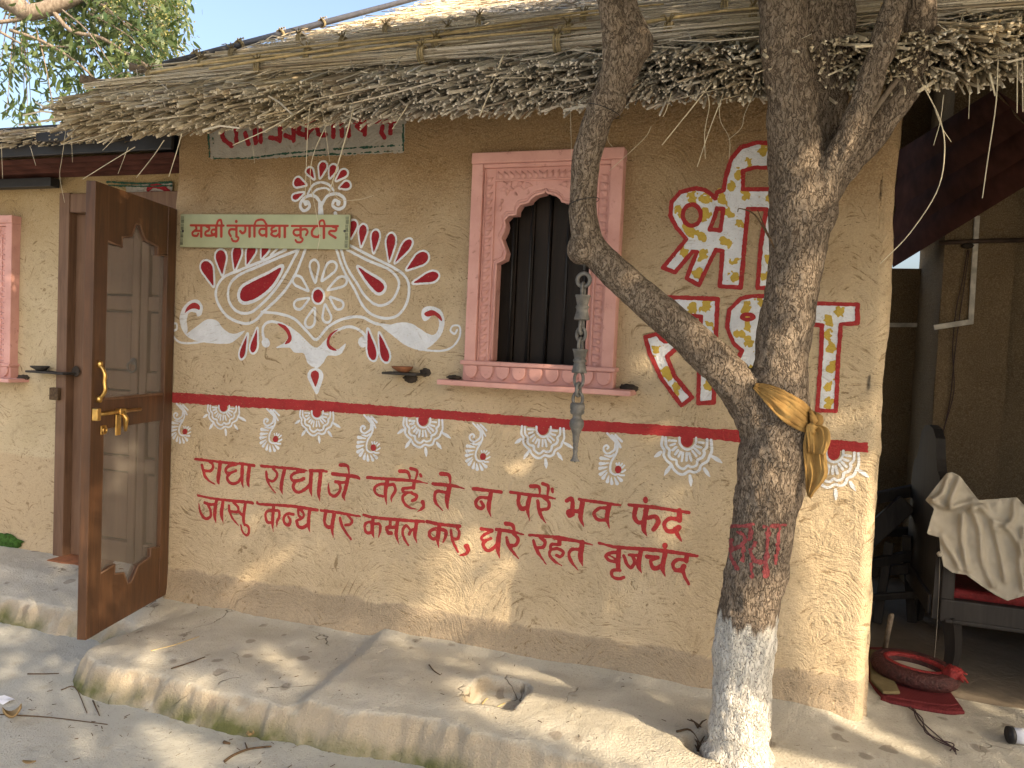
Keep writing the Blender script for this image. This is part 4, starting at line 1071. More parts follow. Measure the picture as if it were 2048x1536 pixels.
def rail(nm, poly, m=DOORW):
    b = MB(); k = len(poly); n0 = 0
    b.v = [(u, TH-.004, z) for u, z in poly]+[(u, -TH+.004, z) for u, z in poly]
    b.f = [tuple(range(k-1, -1, -1)), tuple(range(k, 2*k))]+[(i, (i+1) % k, k+(i+1) % k, k+i) for i in range(k)]
    bm = bmesh.new(); vs_ = [bm.verts.new(v) for v in b.v]; [bm.faces.new([vs_[i] for i in f]) for f in b.f]
    bmesh.ops.recalc_face_normals(bm, faces=bm.faces[:]); bmesh.ops.triangulate(bm, faces=[f for f in bm.faces if len(f.verts) > 4])
    me = bpy.data.meshes.new(nm); bm.to_mesh(me); bm.free(); return link(nm, me, m, door)
um = (us+hs_)/2
def zig(z, s): return [(us, z), (us-.10, z-s*.012), (us-.10, z+s*.03), (um+.06, z+s*.045), (um+.03, z+s*.105), (um, z+s*.105), (um-.05, z+s*.045), (hs_+.08, z+s*.03), (hs_+.08, z-s*.012), (hs_, z)]
zt = dcr(350, 228)[1]; zb_ = dcr(305, 1300)[1]
rail('top_rail', zig(zt, 1)+[(hs_, DH), (us, DH)])
rail('bottom_rail', zig(zb_, -1)+[(hs_, 0), (us, 0)])
zm1, zm0 = dcr(340, 737)[1], dcr(335, 830)[1]
dbox('mid_rail', hs_, us, zm0, zm1, -TH+.003, TH-.003)
dbox('rail_bead', hs_, us, zm1-.001, zm1+.010, -.004, TH-.006, DOORW2)
for a in (zig(zt, 1), zig(zb_, -1)):
    MB().tube([(u, TH-.004, z) for u, z in a], .005, 5).build('rail_bead', DOORW2, door, True)
MB().box((hs_, -.001, .03), (us, .001, DH-.03)).build('insect_screen', NET, door)
# brass furniture
br = MATS['brass']
u, z1_ = dcr(316, 625); _, z0_ = dcr(316, 730)
hb = MB(); pth = cr(np.array([(u, TH+.004, z1_), (u, TH+.018, z1_-.015), (u, TH+.028, z1_-.04), (u, TH+.026, (z0_+z1_)/2), (u, TH+.030, z0_+.035), (u, TH+.018, z0_+.012), (u, TH+.004, z0_)]), 5)
hb.tube(pth, .0085, 8)
for z in (z0_-.004, z1_+.004): hb.lathe([(.001, -.016), (.012, -.012), (.014, 0), (.012, .012), (.001, .016)], (u, TH+.004, z), 10)
hb.build('pull_handle', br, door, True)
u0, zz = dcr(300, 782); u1 = dcr(438, 779)[0]
MB().tube([(u0+.01, TH+.016, zz), (u1, TH+.016, zz)], .008, 10).build('bolt_rod', br, door, True)
dbox('bolt_bracket', u0-.012, u0+.014, zz-.026, zz+.026, TH-.001, TH+.026, br, .004)
ub, zbk = dcr(376, 805); dbox('bolt_plate', ub-.018, ub+.018, zbk-.060, zbk+.045, TH-.001, TH+.007, br, .004); dbox('bolt_guide', ub-.022, ub+.022, zz-.014, zz+.014, TH+.002, TH+.028, br, .004)
MB().tube([(ub, TH+.020, zz), (ub-.006, TH+.036, zz-.03), (ub-.008, TH+.032, zz-.085)], [.010, .012, .006], 8).build('bolt_hasp', br, door, True)
uh, zh = dcr(328, 832); dbox('lock_staple', uh-.020, uh+.016, zh-.020, zh+.020, TH-.001, TH+.006, br, .004)
MB().torus((uh, TH+.010, zh), .012, .005, (1, 0, 0), (0, 0, 1), 14, 6).build('staple_eye', br, door, True)

# ------------------------------------------------------------------ hut on the left
LY = .32
hut2 = tag(empty('mud_hut', (0, 0, 0)), 'grey-tan mud hut on the left with a wooden doorway and tin awning', 'hut')
def lw(x, z): return np.stack([x, LY-(.010*vn(x, z, .5, 4)+.006*vn(x, z, .15, 5)) - .012*sst(.60, .55, z)-.02*sst(.10, 0, z), z], 1)
dX0, dX1, dZ1 = -.955, -.02, 2.02
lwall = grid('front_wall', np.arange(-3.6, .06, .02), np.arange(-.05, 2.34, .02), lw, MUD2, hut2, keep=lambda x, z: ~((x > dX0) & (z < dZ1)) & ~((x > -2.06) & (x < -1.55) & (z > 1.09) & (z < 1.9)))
lay('painted_lettering_band', [shape('X', '255,372 348,366 348,410 258,404', smooth=False, Y=LY)], OFFW, lwall, off=.014, rough=.006, yfun=lambda x, z: x*0, Y0=LY)
lay('painted_word', [stroke('F', w, t, Y=LY) for w, t in ((26, '880,1112 910,1090 960,1100 1000,1130 1014,1180'), (24, '820,1140 1015,1136'), (24, '900,1135 905,1150 940,1160'), (26, '985,1140 985,1185'), (22, '930,1140 950,1180'))], RED2, lwall, off=.016, rough=.003, yfun=lambda x, z: x*0, Y0=LY)
lay('painted_border', [stroke('F', 10, '640,1068 840,1078 1018,1070', Y=LY), stroke('F', 8, '650,1088 840,1094 1018,1090', Y=LY)], GREEN, lwall, off=.017, rough=.004, yfun=lambda x, z: x*0, Y0=LY)
def hbox(nm, a, b, m, par=None, bv=.004): return bevel(MB().box(a, b).build(nm, m, par or hut2), bv)
hbox('door_post', (dX0-.075, LY-.05, -.06), (dX0, LY+.08, dZ1+.06), DOORW2); hbox('door_head', (dX0, LY-.045, dZ1-.05), (dX1, LY+.08, dZ1+.055), DOORW2)
pz = onY(140, 790, LY-.06)[2]; hbox('lock_keep', (dX0-.095, LY-.075, pz-.035), (dX0-.03, LY-.051, pz+.035), MATS['dry_twig'])
hbox('threshold', (dX0-.02, LY-.14, -.02), (dX1, LY+.10, .012), MATS['fired_clay'], bv=.01)
idoor = empty('panelled_door', (dX0, LY+.02, .012)); idoor.parent = hut2
iw, ih = dX1-dX0, dZ1-.062
def ib(nm, u0, u1, z0, z1, t0, t1, m): return bevel(MB().box((u0, t0, z0), (u1, t1, z1)).build(nm, m, idoor), .006)
for u0 in (0, iw/2-.055, iw/2+.005, iw-.10): ib('stile', u0, u0+(.10 if u0 in (0, iw-.10) else .05), 0, ih, -.02, .02, DOORW2)
for z0, z1 in ((0, .12), (.52, .60), (.98, 1.08), (1.42, 1.50), (ih-.12, ih)):
    for ua, ub2 in ((.10, iw/2-.055), (iw/2+.055, iw-.10)): ib('rail', ua, ub2, z0, z1, -.017, .017, DOORW2)
for z0, z1 in ((.12, .52), (.60, .98), (1.08, 1.42), (1.50, ih-.12)):
    for ua, ub2 in ((.10, iw/2-.055), (iw/2+.055, iw-.10)): ib('panel', ua+.012, ub2-.012, z0+.012, z1-.012, -.008, .012, DOORW2); ib('panel_bed', ua, ub2, z0, z1, .0125, .018, BOARD)
q = onY(268, 727, LY); MB().torus((q[0]-dX0, -.035, q[2]-.03), .030, .006, (1, 0, 0), (0, 0, 1), 18, 6).build('ring_knocker', MATS['dark_iron'], idoor, True)
o = MB().lathe([(.001, -.004), (.022, 0), (.018, .01), (.001, .014)], (0, 0, 0), 14).build('knocker_boss', MATS['dark_iron'], idoor, True)
o.location = (q[0]-dX0, -.022, q[2]); o.rotation_euler = (pi/2, 0, 0)
MB().box((dX0-.05, LY+.10, -.05), (dX1+.05, LY+.12, 2.1)).build('inner_wall', MUD3, hut2)
# its window is the twin of the main one
w2 = copy_tree(window, hut2); qw = onY(24, 430, LY-.055); w2.location = (qw[0]-wx1, LY, qw[2]-wz1)
el = onY(100, 742, LY-.05); l0, l1 = onY(62, 745, LY-.06)[0], onY(138, 745, LY-.06)[0]
bevel(MB().box((l0, LY-.10, el[2]-.014), (l1, LY+.01, el[2]-.002)).build('lamp_ledge', MATS['dark_slate'], hut2), .004)
soot(l1-.005, LY-.012, el[2]+.004, .032, .006, .030, hut2, seed=9)
clay_lamp(l0+.07, LY-.055, el[2]-.002, .045, 'dark clay oil lamp on ledge of the left-hand wall', 'dark_slate')
# tin awning and lower thatch
e2z = onY(60, 268, -.06)[2]
za, zb2 = onY(60, 318, -.02)[2], onY(60, 362, LY)[2]
def tin(x, t): return np.stack([x, -.02+(LY+.04+.02)*t, za+(zb2-za)*t+.010*np.abs(np.sin(t*pi*5))], 1)
grid('tin_awning', np.arange(-3.2, .02, .2), np.linspace(0, 1, 61), tin, MATS['tin_sheet'], hut2, smooth=False)
hbox('awning_dark_board', (-3.2, -.035, za+.012), (.03, -.015, e2z+.05), MATS['black_tin'])  # black board added to darken the gap between thatch and awning
hbox('awning_infill', (-.35, LY-.06, zb2+.02), (.10, LY-.03, e2z+.35), MATS['black_tin'])
hbox('awning_beam', (-3.2, LY-.09, zb2-.055), (-1.05, LY-.03, zb2-.004), MATS['black_tin'])
q0 = onY(88, 290, -.05); q1 = onY(132, 268, -.05); hbox('gutter_end', (q0[0], -.10, q0[2]), (q1[0]+.25, .10, q1[2]), MATS['black_tin'], bv=.006)
R = Reeds()
for _ in range(2600):
    x = rnd.uniform(-3.2, -.20); dep = rnd.random(); s = rnd.gauss(0, .05)+rnd.choice((0, 0, .08))+dep*.03; L = rnd.uniform(.2, .42); a = rnd.gauss(0, .2)
    b_ = lambda s, up: np.array([0, -.10+s*cos(PITCH)-up*sin(PITCH), e2z+.012+s*sin(PITCH)*.6+up*cos(PITCH)])
    p = b_(s, -dep*.09)+np.array([x, 0, 0]); q = b_(s+cos(a)*L, -dep*.05)+np.array([x+sin(a)*L, 0, 0])
    if q[0] > -.17: continue
    R.add(p, q, rnd.uniform(.002, .0045), rnd.gauss(0, .008))
R.build('eave_thatch', STRAW, hut2, 'stuff')
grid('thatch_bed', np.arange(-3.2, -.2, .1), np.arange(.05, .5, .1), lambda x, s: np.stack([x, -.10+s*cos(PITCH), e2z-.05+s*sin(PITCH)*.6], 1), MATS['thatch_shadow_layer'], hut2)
soot(-1.42, LY-.035, .04, .13, .012, .045, hut2, 'moss_tuft', 12).data.materials[0] = MATS['moss']

# ------------------------------------------------------------------ the tree in front of the wall
tree = tag(empty('forked_tree', (2.80, -.44, 0)), 'forked tree with whitewashed foot in front of the painted wall', 'tree')
LIMBS = [
 [(1478, 1560, 120, -.44), (1479, 1500, 118, -.44), (1482, 1400, 116, -.44), (1492, 1260, 118, -.44), (1515, 1120, 120, -.44), (1535, 1000, 124, -.44), (1550, 900, 132, -.44), (1558, 820, 118, -.44), (1562, 720, 104, -.44), (1580, 600, 106, -.44), (1594, 500, 110, -.44), (1603, 420, 124, -.44), (1594, 330, 112, -.46), (1583, 200, 100, -.48), (1568, 60, 94, -.50), (1560, -60, 92, -.52), (1545, -300, 84, -.6)],
 [(1606, 440, 70, -.43), (1622, 340, 70, -.42), (1630, 240, 66, -.42), (1632, 120, 66, -.42), (1636, 0, 68, -.42), (1645, -100, 66, -.42), (1680, -320, 60, -.3)],
 [(1625, 400, 56, -.40), (1655, 260, 60, -.38), (1670, 130, 62, -.37), (1683, 0, 62, -.37), (1692, -100, 60, -.36), (1740, -330, 52, -.2)],
 [(1605, 440, 96, -.45), (1640, 385, 72, -.48), (1676, 325, 58, -.50), (1714, 240, 52, -.52), (1748, 140, 50, -.53), (1778, 50, 48, -.54), (1806, -60, 46, -.56), (1890, -300, 40, -.8)],
 [(1640, 400, 60, -.44), (1690, 335, 54, -.42), (1752, 258, 58, -.40), (1808, 175, 60, -.39), (1832, 90, 62, -.40), (1838, 0, 62, -.42), (1836, -90, 60, -.46), (1900, -320, 50, -.6)],
 [(1550, 905, 112, -.44), (1515, 830, 92, -.45), (1470, 765, 82, -.47), (1410, 705, 76, -.49), (1345, 645, 71, -.50), (1275, 585, 67, -.515), (1215, 530, 63, -.525), (1180, 490, 60, -.53), (1167, 440, 56, -.54), (1167, 380, 54, -.55), (1175, 310, 57, -.57), (1193, 245, 60, -.59), (1215, 190, 58, -.61), (1228, 130, 50, -.62), (1226, 60, 47, -.63), (1216, 0, 46, -.64), (1208, -80, 45, -.65), (1150, -300, 40, -.8)],
 [(1205, 215, 56, -.59), (1238, 160, 62, -.585), (1262, 105, 64, -.58), (1268, 70, 58, -.58), (1252, 20, 54, -.58), (1243, -70, 52, -.58), (1260, -300, 44, -.5)],
]
tb = MB()
def px_r(x, y, w, Y):
    p = onY(x, y, Y); return np.append(p, w/2*project(p)[2]/FPX)
for L in LIMBS:
    q = cr(np.array([px_r(*t) for t in L]), 5); tb.tube(q[:, :3], q[:, 3], 20)
# root flare, knots and scars
for (x, y, w, Y, k) in ((1165, 498, 66, -.545, 1), (1218, 200, 74, -.60, 1), (1270, 90, 74, -.58, 1), (1552, 905, 142, -.44, 1), (1478, 1515, 150, -.44, .5), (1604, 425, 134, -.445, 1)):
    q = px_r(x, y, w, Y); n = 12; b0 = len(tb.v)
    for i in range(1, 8):
        th = pi*i/8
        for j in range(n): tb.v.append((q[0]+q[3]*sin(th)*cos(2*pi*j/n), q[1]+q[3]*sin(th)*sin(2*pi*j/n), q[2]+k*q[3]*cos(th)))
    for i in range(6):
        for j in range(n): tb.f.append((b0+i*n+j, b0+i*n+(j+1) % n, b0+(i+1)*n+(j+1) % n, b0+(i+1)*n+j))
    tb.f.append(tuple(b0+j for j in range(n-1, -1, -1))); tb.f.append(tuple(b0+6*n+j for j in range(n)))
tmp = tb.build('trunk', BARK)
md = tmp.modifiers.new('r', 'REMESH'); md.mode = 'VOXEL'; md.voxel_size = .0075
md = tmp.modifiers.new('s', 'SMOOTH'); md.iterations = 7; md.factor = .5
dg = bpy.context.evaluated_depsgraph_get(); me = bpy.data.meshes.new_from_object(tmp.evaluated_get(dg)); bpy.data.objects.remove(tmp)
n = len(me.vertices); V = np.empty(n*3); me.vertices.foreach_get('co', V); V = V.reshape(-1, 3); Nn = np.empty(n*3); me.vertex_normals.foreach_get('vector', Nn); Nn = Nn.reshape(-1, 3)
ang = np.arctan2(Nn[:, 1], Nn[:, 0]); disp = .010*vn(ang*.05, V[:, 2]*.35, .012, 1)+.006*vn(V[:, 0]+V[:, 1], V[:, 2]*.5, .022, 2)+.010*vn(V[:, 0]-V[:, 1], V[:, 2], .09, 3)
amp = np.where(V[:, 0] < 2.62, .45, 1.0); V = V+Nn*(disp*amp)[:, None]
me.vertices.foreach_set('co', V.ravel()); me.update(); me.name = 'trunk'
if not me.materials: me.materials.append(BARK)
trunk = link('trunk', me, None, tree, True); trunk.matrix_parent_inverse = Matrix.Translation((-2.80, .44, 0))
TBVH = BVHTree.FromPolygons([tuple(v) for v in V], [tuple(p.vertices) for p in me.polygons])
def on_trunk(x, y, off=.002, default=None):
    d = ray(x, y); d = d/np.linalg.norm(d); h = TBVH.ray_cast(Vector(CAM_POS.tolist()), Vector(d.tolist()))
    if h[0] is None: return default
    return np.array(h[0])+np.array(h[1])*off
tpi = Matrix.Translation((-2.80, .44, 0))
# faded red letters daubed on the bark
ts = []
for w, t in ((34, '620,1042 760,1030'), (34, '825,1045 970,1035'), (34, '650,1080 700,1110 690,1165 625,1190'), (34, '612,1140 610,1240 650,1325'), (36, '745,1050 735,1130'), (36, '690,1180 690,1270'),
             (36, '765,1150 742,1215 775,1275 845,1285'), (40, '855,1050 848,1200 842,1370'), (38, '932,1050 905,1290'), (30, '740,1290 750,1380'), (34, '840,1280 830,1350')):
    p = cr(np.array(parse(t)), 5); ts.append(('s', np.stack([1280+p[:, 0]/3.338, 740+p[:, 1]/3.338], 1), np.full(len(p), w/3.338/2)))
PINKB = simple('faded_pink_paint', (.34, .085, .085), .9, .1, var=.4, scale=80, bump=.8, bscale=160)
for part in (ts[0:1]+ts[2:6], ts[1:2]+ts[6:]):
    P_ = np.vstack([s[1] for s in part]); XS = np.arange(P_[:, 0].min()-8, P_[:, 0].max()+8, .9); ZS = np.arange(P_[:, 1].min()-8, P_[:, 1].max()+8, .9)
    GX, GZ = np.meshgrid(XS, ZS); SD = np.full(GX.shape, 99.)
    for s_ in part: SD = np.minimum(SD, seg_sdf(GX, GZ, s_[1], s_[2]))
    SD = SD+4.5*vn(GX, GZ, 4.5, 2)+4*vn(GX, GZ, 11, 3)+1.6
    V2, F2 = contour(SD, XS, ZS); W2 = [on_trunk(a, b, .0022) for a, b in V2]
    F2 = [f for f in F2 if all(W2[i] is not None for i in f)]; W2 = [w if w is not None else np.zeros(3) for w in W2]
    o = tag(mesh('daubed_letter', W2, F2, PINKB, tree, True), kind='stuff'); o.matrix_parent_inverse = tpi
# twig with two blades growing from the trunk
for t in ('1548,495 1530,455 1515,420', '1540,478 1510,430 1480,417 1475,424'):
    q = cr(np.array([onY(a, b, -.50) for a, b in parse(t)]), 5); o = MB().tube(q, np.linspace(.003, .0012, len(q)), 5).build('twig', MATS['dry_twig'], tree, True); o.matrix_parent_inverse = tpi
q = cr(np.array([onY(a, b, -.46) for a, b in ((1668, 335), (1700, 290), (1745, 225), (1795, 158))]), 5); o = MB().tube(q, np.linspace(.014, .008, len(q)), 7).build('twig', BARK2, tree, True); o.matrix_parent_inverse = tpi

# thin wire wound round the bent limb
for x, y, Y, R_, ty in ((1168, 405, -.548, .0505, .25), (1208, 222, -.60, .056, -.35)):
    q = onY(x, y, Y); o = MB().torus(q, R_, .0014, (cos(ty), 0, sin(ty)), (0, 1, 0), 28, 5).build('wire_loop', MATS['black_rod'], tree, True); o.matrix_parent_inverse = tpi

# saffron cloth tied round the fork
def saffron():
    root = tag(empty('cloth_sash', onY(1622, 850, -.52)), 'saffron yellow cloth sash knotted around the tree fork', 'cloth'); ro = np.array(root.location)
    path = cr(np.array([(1508, 772, 10), (1530, 783, 30), (1555, 800, 46), (1580, 818, 56), (1604, 836, 50), (1624, 854, 34)], float), 6)
    V = []; m = 33; last = None
    for i, (x, y, w) in enumerate(path):
        t = path[min(i+1, len(path)-1)]-path[max(i-1, 0)]; t = t[:2]/np.linalg.norm(t[:2]); e = np.array([-t[1], t[0]])
        for j in range(m):
            u = j/(m-1)-.5; q = on_trunk(x+e[0]*w*u, y+e[1]*w*u, 0)
            if q is None: q = last if last is not None else onY(x, y, -.54)
            last = q; d = ray(x+e[0]*w*u, y+e[1]*w*u); dist = (q-CAM_POS) @ CF
            k = .006*(1-(2*u)**2)+.012*float(vn(u*3, i*.016, .45, 1))+.010*float(vn(u*3, i*.02, .17, 2))+.003*float(vn(u*3, i*.03, .07, 3))+.008
            V.append(CAM_POS+d*(dist-k)-ro)
    F = [(i*m+j, (i+1)*m+j, (i+1)*m+j+1, i*m+j+1) for i in range(len(path)-1) for j in range(m-1)]
    o = mesh('wrapped_band', V, F, SAFF, root, True); sm = o.modifiers.new('s', 'SMOOTH'); sm.iterations = 1; sd = o.modifiers.new('t', 'SOLIDIFY'); sd.thickness = .003
    # back half of the loop
    c0 = onY(1570, 815, -.44)
    loop = [c0+np.array([.105*cos(a), .105*sin(a), .035*cos(a)*-1]) for a in np.linspace(-.5, pi+.5, 14)]
    MB().tube(np.array(loop)-ro, .014, 8, squash=1.6).build('back_band', SAFF, root, True)
    bm = bmesh.new(); bmesh.ops.create_icosphere(bm, subdivisions=3, radius=1); kc = onY(1624, 856, -.53)-ro
    for v in bm.verts: v.co = Vector((kc[0]+v.co.x*.014*(1+.3*sin(v.co.z*6)), kc[1]+v.co.y*.016, kc[2]+v.co.z*.019*(1+.2*sin(v.co.x*7))))
    me = bpy.data.meshes.new('knot'); bm.to_mesh(me); bm.free(); link('knot', me, SAFF, root, True)
    for nm, pts, Y in (('tail', [(1622, 848, 14), (1634, 856, 44), (1638, 880, 46), (1634, 908, 34)], -.535), ('tail', [(1622, 856, 20), (1627, 890, 42), (1631, 920, 46), (1633, 950, 44), (1625, 975, 24), (1618, 994, 3)], -.515)):
        path = cr(np.array(pts, float), 6); V = []
        for i, (x, y, w) in enumerate(path):
            for j in range(m):
                u = j/(m-1)-.5; k = .009*cos(u*7+i*.09)+.022*float(vn(u*3, i*.02, .5, 4))+.014*float(vn(u*3, i*.02, .2, 5))+.004*float(vn(u*3, i*.03, .08, 6))
                V.append(onY(x+w*u, y+4*u*(i/len(path)), Y+k)-ro)
        F = [(i*m+j, (i+1)*m+j, (i+1)*m+j+1, i*m+j+1) for i in range(len(path)-1) for j in range(m-1)]
        o = mesh(nm, V, F, SAFF, root, True); sd = o.modifiers.new('t', 'SOLIDIFY'); sd.thickness = .003
saffron()

# ------------------------------------------------------------------ hanging chain with bells
CY = -.545
ch = tag(empty('bell_chain', onY(1168, 545, CY)), 'grey metal chain with carved bell beads hanging from the bent branch', 'chain'); co = np.array(ch.location)
gm = MATS['grey_cast_metal']
def cz(y): 
    x = 1168-18*(y-550)/360; return onY(x, y, CY)
X0 = float(cz(560)[0])
def Cp(y): return np.array([X0, CY, float(cz(y)[2])])-co
MPX = float(np.linalg.norm(cz(600)-cz(601)))
def turned(nm, y0, y1, prof, m=gm):
    a, b = Cp(y0), Cp(y1); L = a[2]-b[2]
    return MB().lathe([(max(r*MPX, .0004), -t*L) for t, r in prof], tuple(a), 22).build(nm, m, ch, True)
wire = MB(); wire.tube([Cp(500)+np.array([0, 0, .0]), Cp(540)], .004, 6).torus(Cp(505), .040, .0035, (1, 0, 0), (0, 0, 1), 18, 5); wire.build('hook', MATS['dark_iron'], ch, True)
MB().torus(Cp(560), 13*MPX, 4.2*MPX, (1, 0, 0), (0, 0, 1), 22, 8).build('ring', gm, ch, True)
def link_(y0, y1, side, w=8):
    a, b = Cp(y0), Cp(y1); L = (a[2]-b[2])/2; R_ = w*MPX; ax = np.array([1., 0, 0]) if side else np.array([.25, 1., 0])/1.031
    MB().torus((a+b)/2, R_, 3.4*MPX, ax, (0, 0, 1), 18, 7, sy=max(1.0, L/R_)).build('link', gm, ch, True)
drum = [(0, 4), (.0, 15.5), (.06, 15.5), (.10, 14.2), (.30, 12.2), (.40, 11), (.44, 13.2), (.52, 13.6), (.56, 11.5), (.66, 12), (.82, 14), (.95, 15.5), (1.0, 15), (1.0, 4)]
link_(566, 596, False, 6); turned('bell_bead', 590, 640, drum); link_(636, 668, False, 7); link_(655, 683, True, 9); link_(676, 705, False, 8); turned('bell_bead', 698, 746, drum)
link_(742, 775, True, 9); link_(766, 792, False, 8); link_(784, 812, True, 10)
turned('pendant', 806, 888, [(0, 5), (0, 13.5), (.05, 15), (.14, 15), (.17, 13.6), (.20, 14.8), (.26, 13.5), (.29, 9), (.36, 9), (.38, 10.5), (.42, 13.6), (.50, 15), (.58, 14), (.66, 10.5), (.76, 7.5), (.95, 6.3), (.98, 5.5), (1, 2)])
for k, y in enumerate((888, 893, 898, 903)): link_(y-1, y+6, k % 2 == 0, 2.4)
turned('small_bell', 905, 922, [(0, 2.5), (.05, 4), (.35, 5), (.7, 6.2), (.92, 9), (1, 10), (1, 8), (.6, 4)])
turned('clapper', 920, 925, [(0, 1), (.3, 2), (.8, 2), (1, .5)], MATS['black_rod'])

# ------------------------------------------------------------------ porch on the right
porch = tag(empty('porch', (3.9, 1.2, 0)), 'dark open porch with mud walls and a sloping rusty tin sheet', 'porch'); pin = Matrix.Translation((-3.9, -1.2, 0))
def pp(o): o.parent = porch; o.matrix_parent_inverse = pin; return o
def pgrid(nm, x0, x1, z0, z1, Y, m): return pp(grid(nm, np.arange(x0, x1+.03, .03), np.arange(z0, z1+.03, .03), lambda x, z: np.stack([x, Y-.012*vn(x, z, .4, 3)-.008*vn(x, z, .12, 4), z], 1), m))
PY = 1.62
px0, px1 = onY(1868, 800, PY)[0], onY(1998, 800, PY)[0]
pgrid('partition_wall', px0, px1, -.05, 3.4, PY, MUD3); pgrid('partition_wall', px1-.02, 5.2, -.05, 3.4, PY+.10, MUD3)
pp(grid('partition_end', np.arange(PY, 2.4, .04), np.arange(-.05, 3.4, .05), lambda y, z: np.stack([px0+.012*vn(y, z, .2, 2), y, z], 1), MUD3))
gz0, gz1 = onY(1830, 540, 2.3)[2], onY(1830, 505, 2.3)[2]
pgrid('back_wall', 3.2, 5.2, -.05, gz0, 2.3, MUD3); pgrid('back_wall', 3.2, 5.2, gz1+.02, 3.75, 2.3, MUD3)  # upper length added to keep daylight out of the porch
pp(grid('sun_block_wall', np.arange(.12, 2.4, .06), np.arange(-.05, 3.4, .06), lambda y, z: np.stack([4.62+.012*vn(y, z, .2, 2), y, z], 1), MUD3))  # unseen wall added to block the sun from the porch
A, B = onY(1786, 535, 2.0), onY(2120, 330, .70); Dq, Cq = onY(1798, 300, 2.05), onY(1990, 178, .72); E2 = onY(2120, 262, .45)
def sheet(u, v):
    p0 = A+np.outer(u, B-A); p1 = Dq+np.outer(u, Cq-Dq); nrm = np.cross(B-A, Dq-A); nrm /= np.linalg.norm(nrm)
    return p0*(1-v[:, None])+p1*v[:, None]+np.outer(.014*np.abs(np.sin(v*pi*4)), nrm)
o = pp(grid('tin_sheet', np.linspace(0, 1, 20), np.linspace(0, 1, 49), sheet, MATS['tin_sheet'], smooth=False))
o = pp(grid('tin_sheet', np.linspace(0, 1, 8), np.linspace(0, 1, 8), lambda u, v: (Cq+np.outer(u, B-Cq))*(1-v[:, None])+(Cq+np.outer(u, E2-Cq))*v[:, None], MATS['tin_sheet'], smooth=False))
cb = MATS['white_conduit']
def strip(pts, Y, w, nm='conduit', m=cb, t=.018):
    q = [onY(x, y, Y) for x, y in pts]
    for a, b in zip(q[:-1], q[1:]): pp(bevel(MB().bar(a, b, t, w, (0, -1, 0)).build(nm, m), .002))
def strip2(pts, Y, w, nm='conduit', m=cb, t=.016):
    q = [onY(x, y, Y) for x, y in pts]
    for a, b in zip(q[:-1], q[1:]): pp(bevel(MB().bar(a, b, w, t, (0, -1, 0)).build(nm, m), .002))
strip2([(1954, 432), (1941, 648)], PY-.02, .026); strip2([(1868, 655), (1945, 643)], PY-.021, .028); strip2([(1780, 650), (1852, 650)], 2.27, .026)
o = MB().tube([onY(1878, 486, PY-.03), onY(1960, 482, PY-.03), onY(2100, 479, PY-.03)], .012, 8).build('pipe', MATS['rusty_pipe'], None, True); pp(o)
for pts in ([(1935, 500), (1925, 560), (1912, 620), (1905, 700), (1908, 780), (1890, 850), (1880, 880)], [(1938, 500), (1930, 560), (1918, 640), (1908, 720), (1900, 800), (1885, 870)]):
    pp(MB().tube(cr(np.array([onY(x, y, PY-.02) for x, y in pts]), 4), .0025, 5).build('hanging_wire', MATS['electric_cable'], None, True))
soot(*(onY(1935, 492, PY-.03)), .03, .02, .015, None, 'wire_knot', 21); pp(bpy.data.objects['wire_knot'])

# ---- carved bench with its high back to the left
bench = tag(empty('carved_bench', (3.66, .76, -.02)), 'dark carved wooden bench with high curved back in the porch', 'bench')
def bl(o): o.parent = bench; o.matrix_parent_inverse = Matrix.Translation((-3.66, -.76, .02)); return o
back = [(.76, .20), (.76, .74), (.80, .83), (.86, .85), (.90, .90), (.94, .99), (1.02, 1.03), (1.12, 1.04), (1.22, 1.03), (1.30, .99), (1.34, .90), (1.38, .85), (1.44, .83), (1.48, .74), (1.48, .20)]
b = MB(); b.prism(back, 3.575, 3.615); b.v = [(v[1], v[0], v[2]) for v in b.v]
bm = bmesh.new(); vs_ = [bm.verts.new(v) for v in b.v]; [bm.faces.new([vs_[i] for i in f]) for f in b.f]; bmesh.ops.recalc_face_normals(bm, faces=bm.faces[:]); bmesh.ops.triangulate(bm, faces=[f for f in bm.faces if len(f.verts) > 4])
me = bpy.data.meshes.new('backrest'); bm.to_mesh(me); bm.free(); bl(link('backrest', me, DARKW)); 
for y in (.775, 1.465): bl(bevel(MB().box((3.60, y-.03, -.02 if y > 1 else .2), (3.655, y+.03, .80)).build('back_post', DARKW), .008))
bl(bevel(MB().box((3.60, .735, .20), (4.5, .785, .30)).build('front_rail', DARKW), .006)); bl(bevel(MB().box((3.62, .728, .195), (4.5, .79, .215)).build('rail_moulding', DARKW), .006))
bl(bevel(MB().box((3.56, .79, .21), (3.61, 1.48, .30)).build('side_rail', DARKW), .006)); bl(bevel(MB().box((3.60, 1.45, .20), (4.5, 1.49, .30)).build('rear_rail', DARKW), .006))
for (x, y) in ((3.65, .765), (3.63, 1.46), (4.42, .765), (4.42, 1.46)):
    q = cr(np.array([(x, y, .22), (x+.012, y, .15), (x+.018, y-.004, .07), (x+.012, y-.006, .0), (x+.014, y-.008, -.02)]), 4)
    bl(MB().tube(q, np.linspace(.040, .027, len(q)), 4).build('leg', DARKW))
bl(bevel(MB().box((3.64, .80, .285), (4.48, 1.44, .335)).build('seat_cushion', MATS['red_brocade']), .02, 3))
r3 = random.Random(4)
for k in range(16):
    y, z = r3.uniform(.80, .90), r3.uniform(.35, .78); bl(bevel(MB().box((3.6152, y, z), (3.6185, y+.010, z+.014)).build('inlay', MATS['white_conduit']), .002))
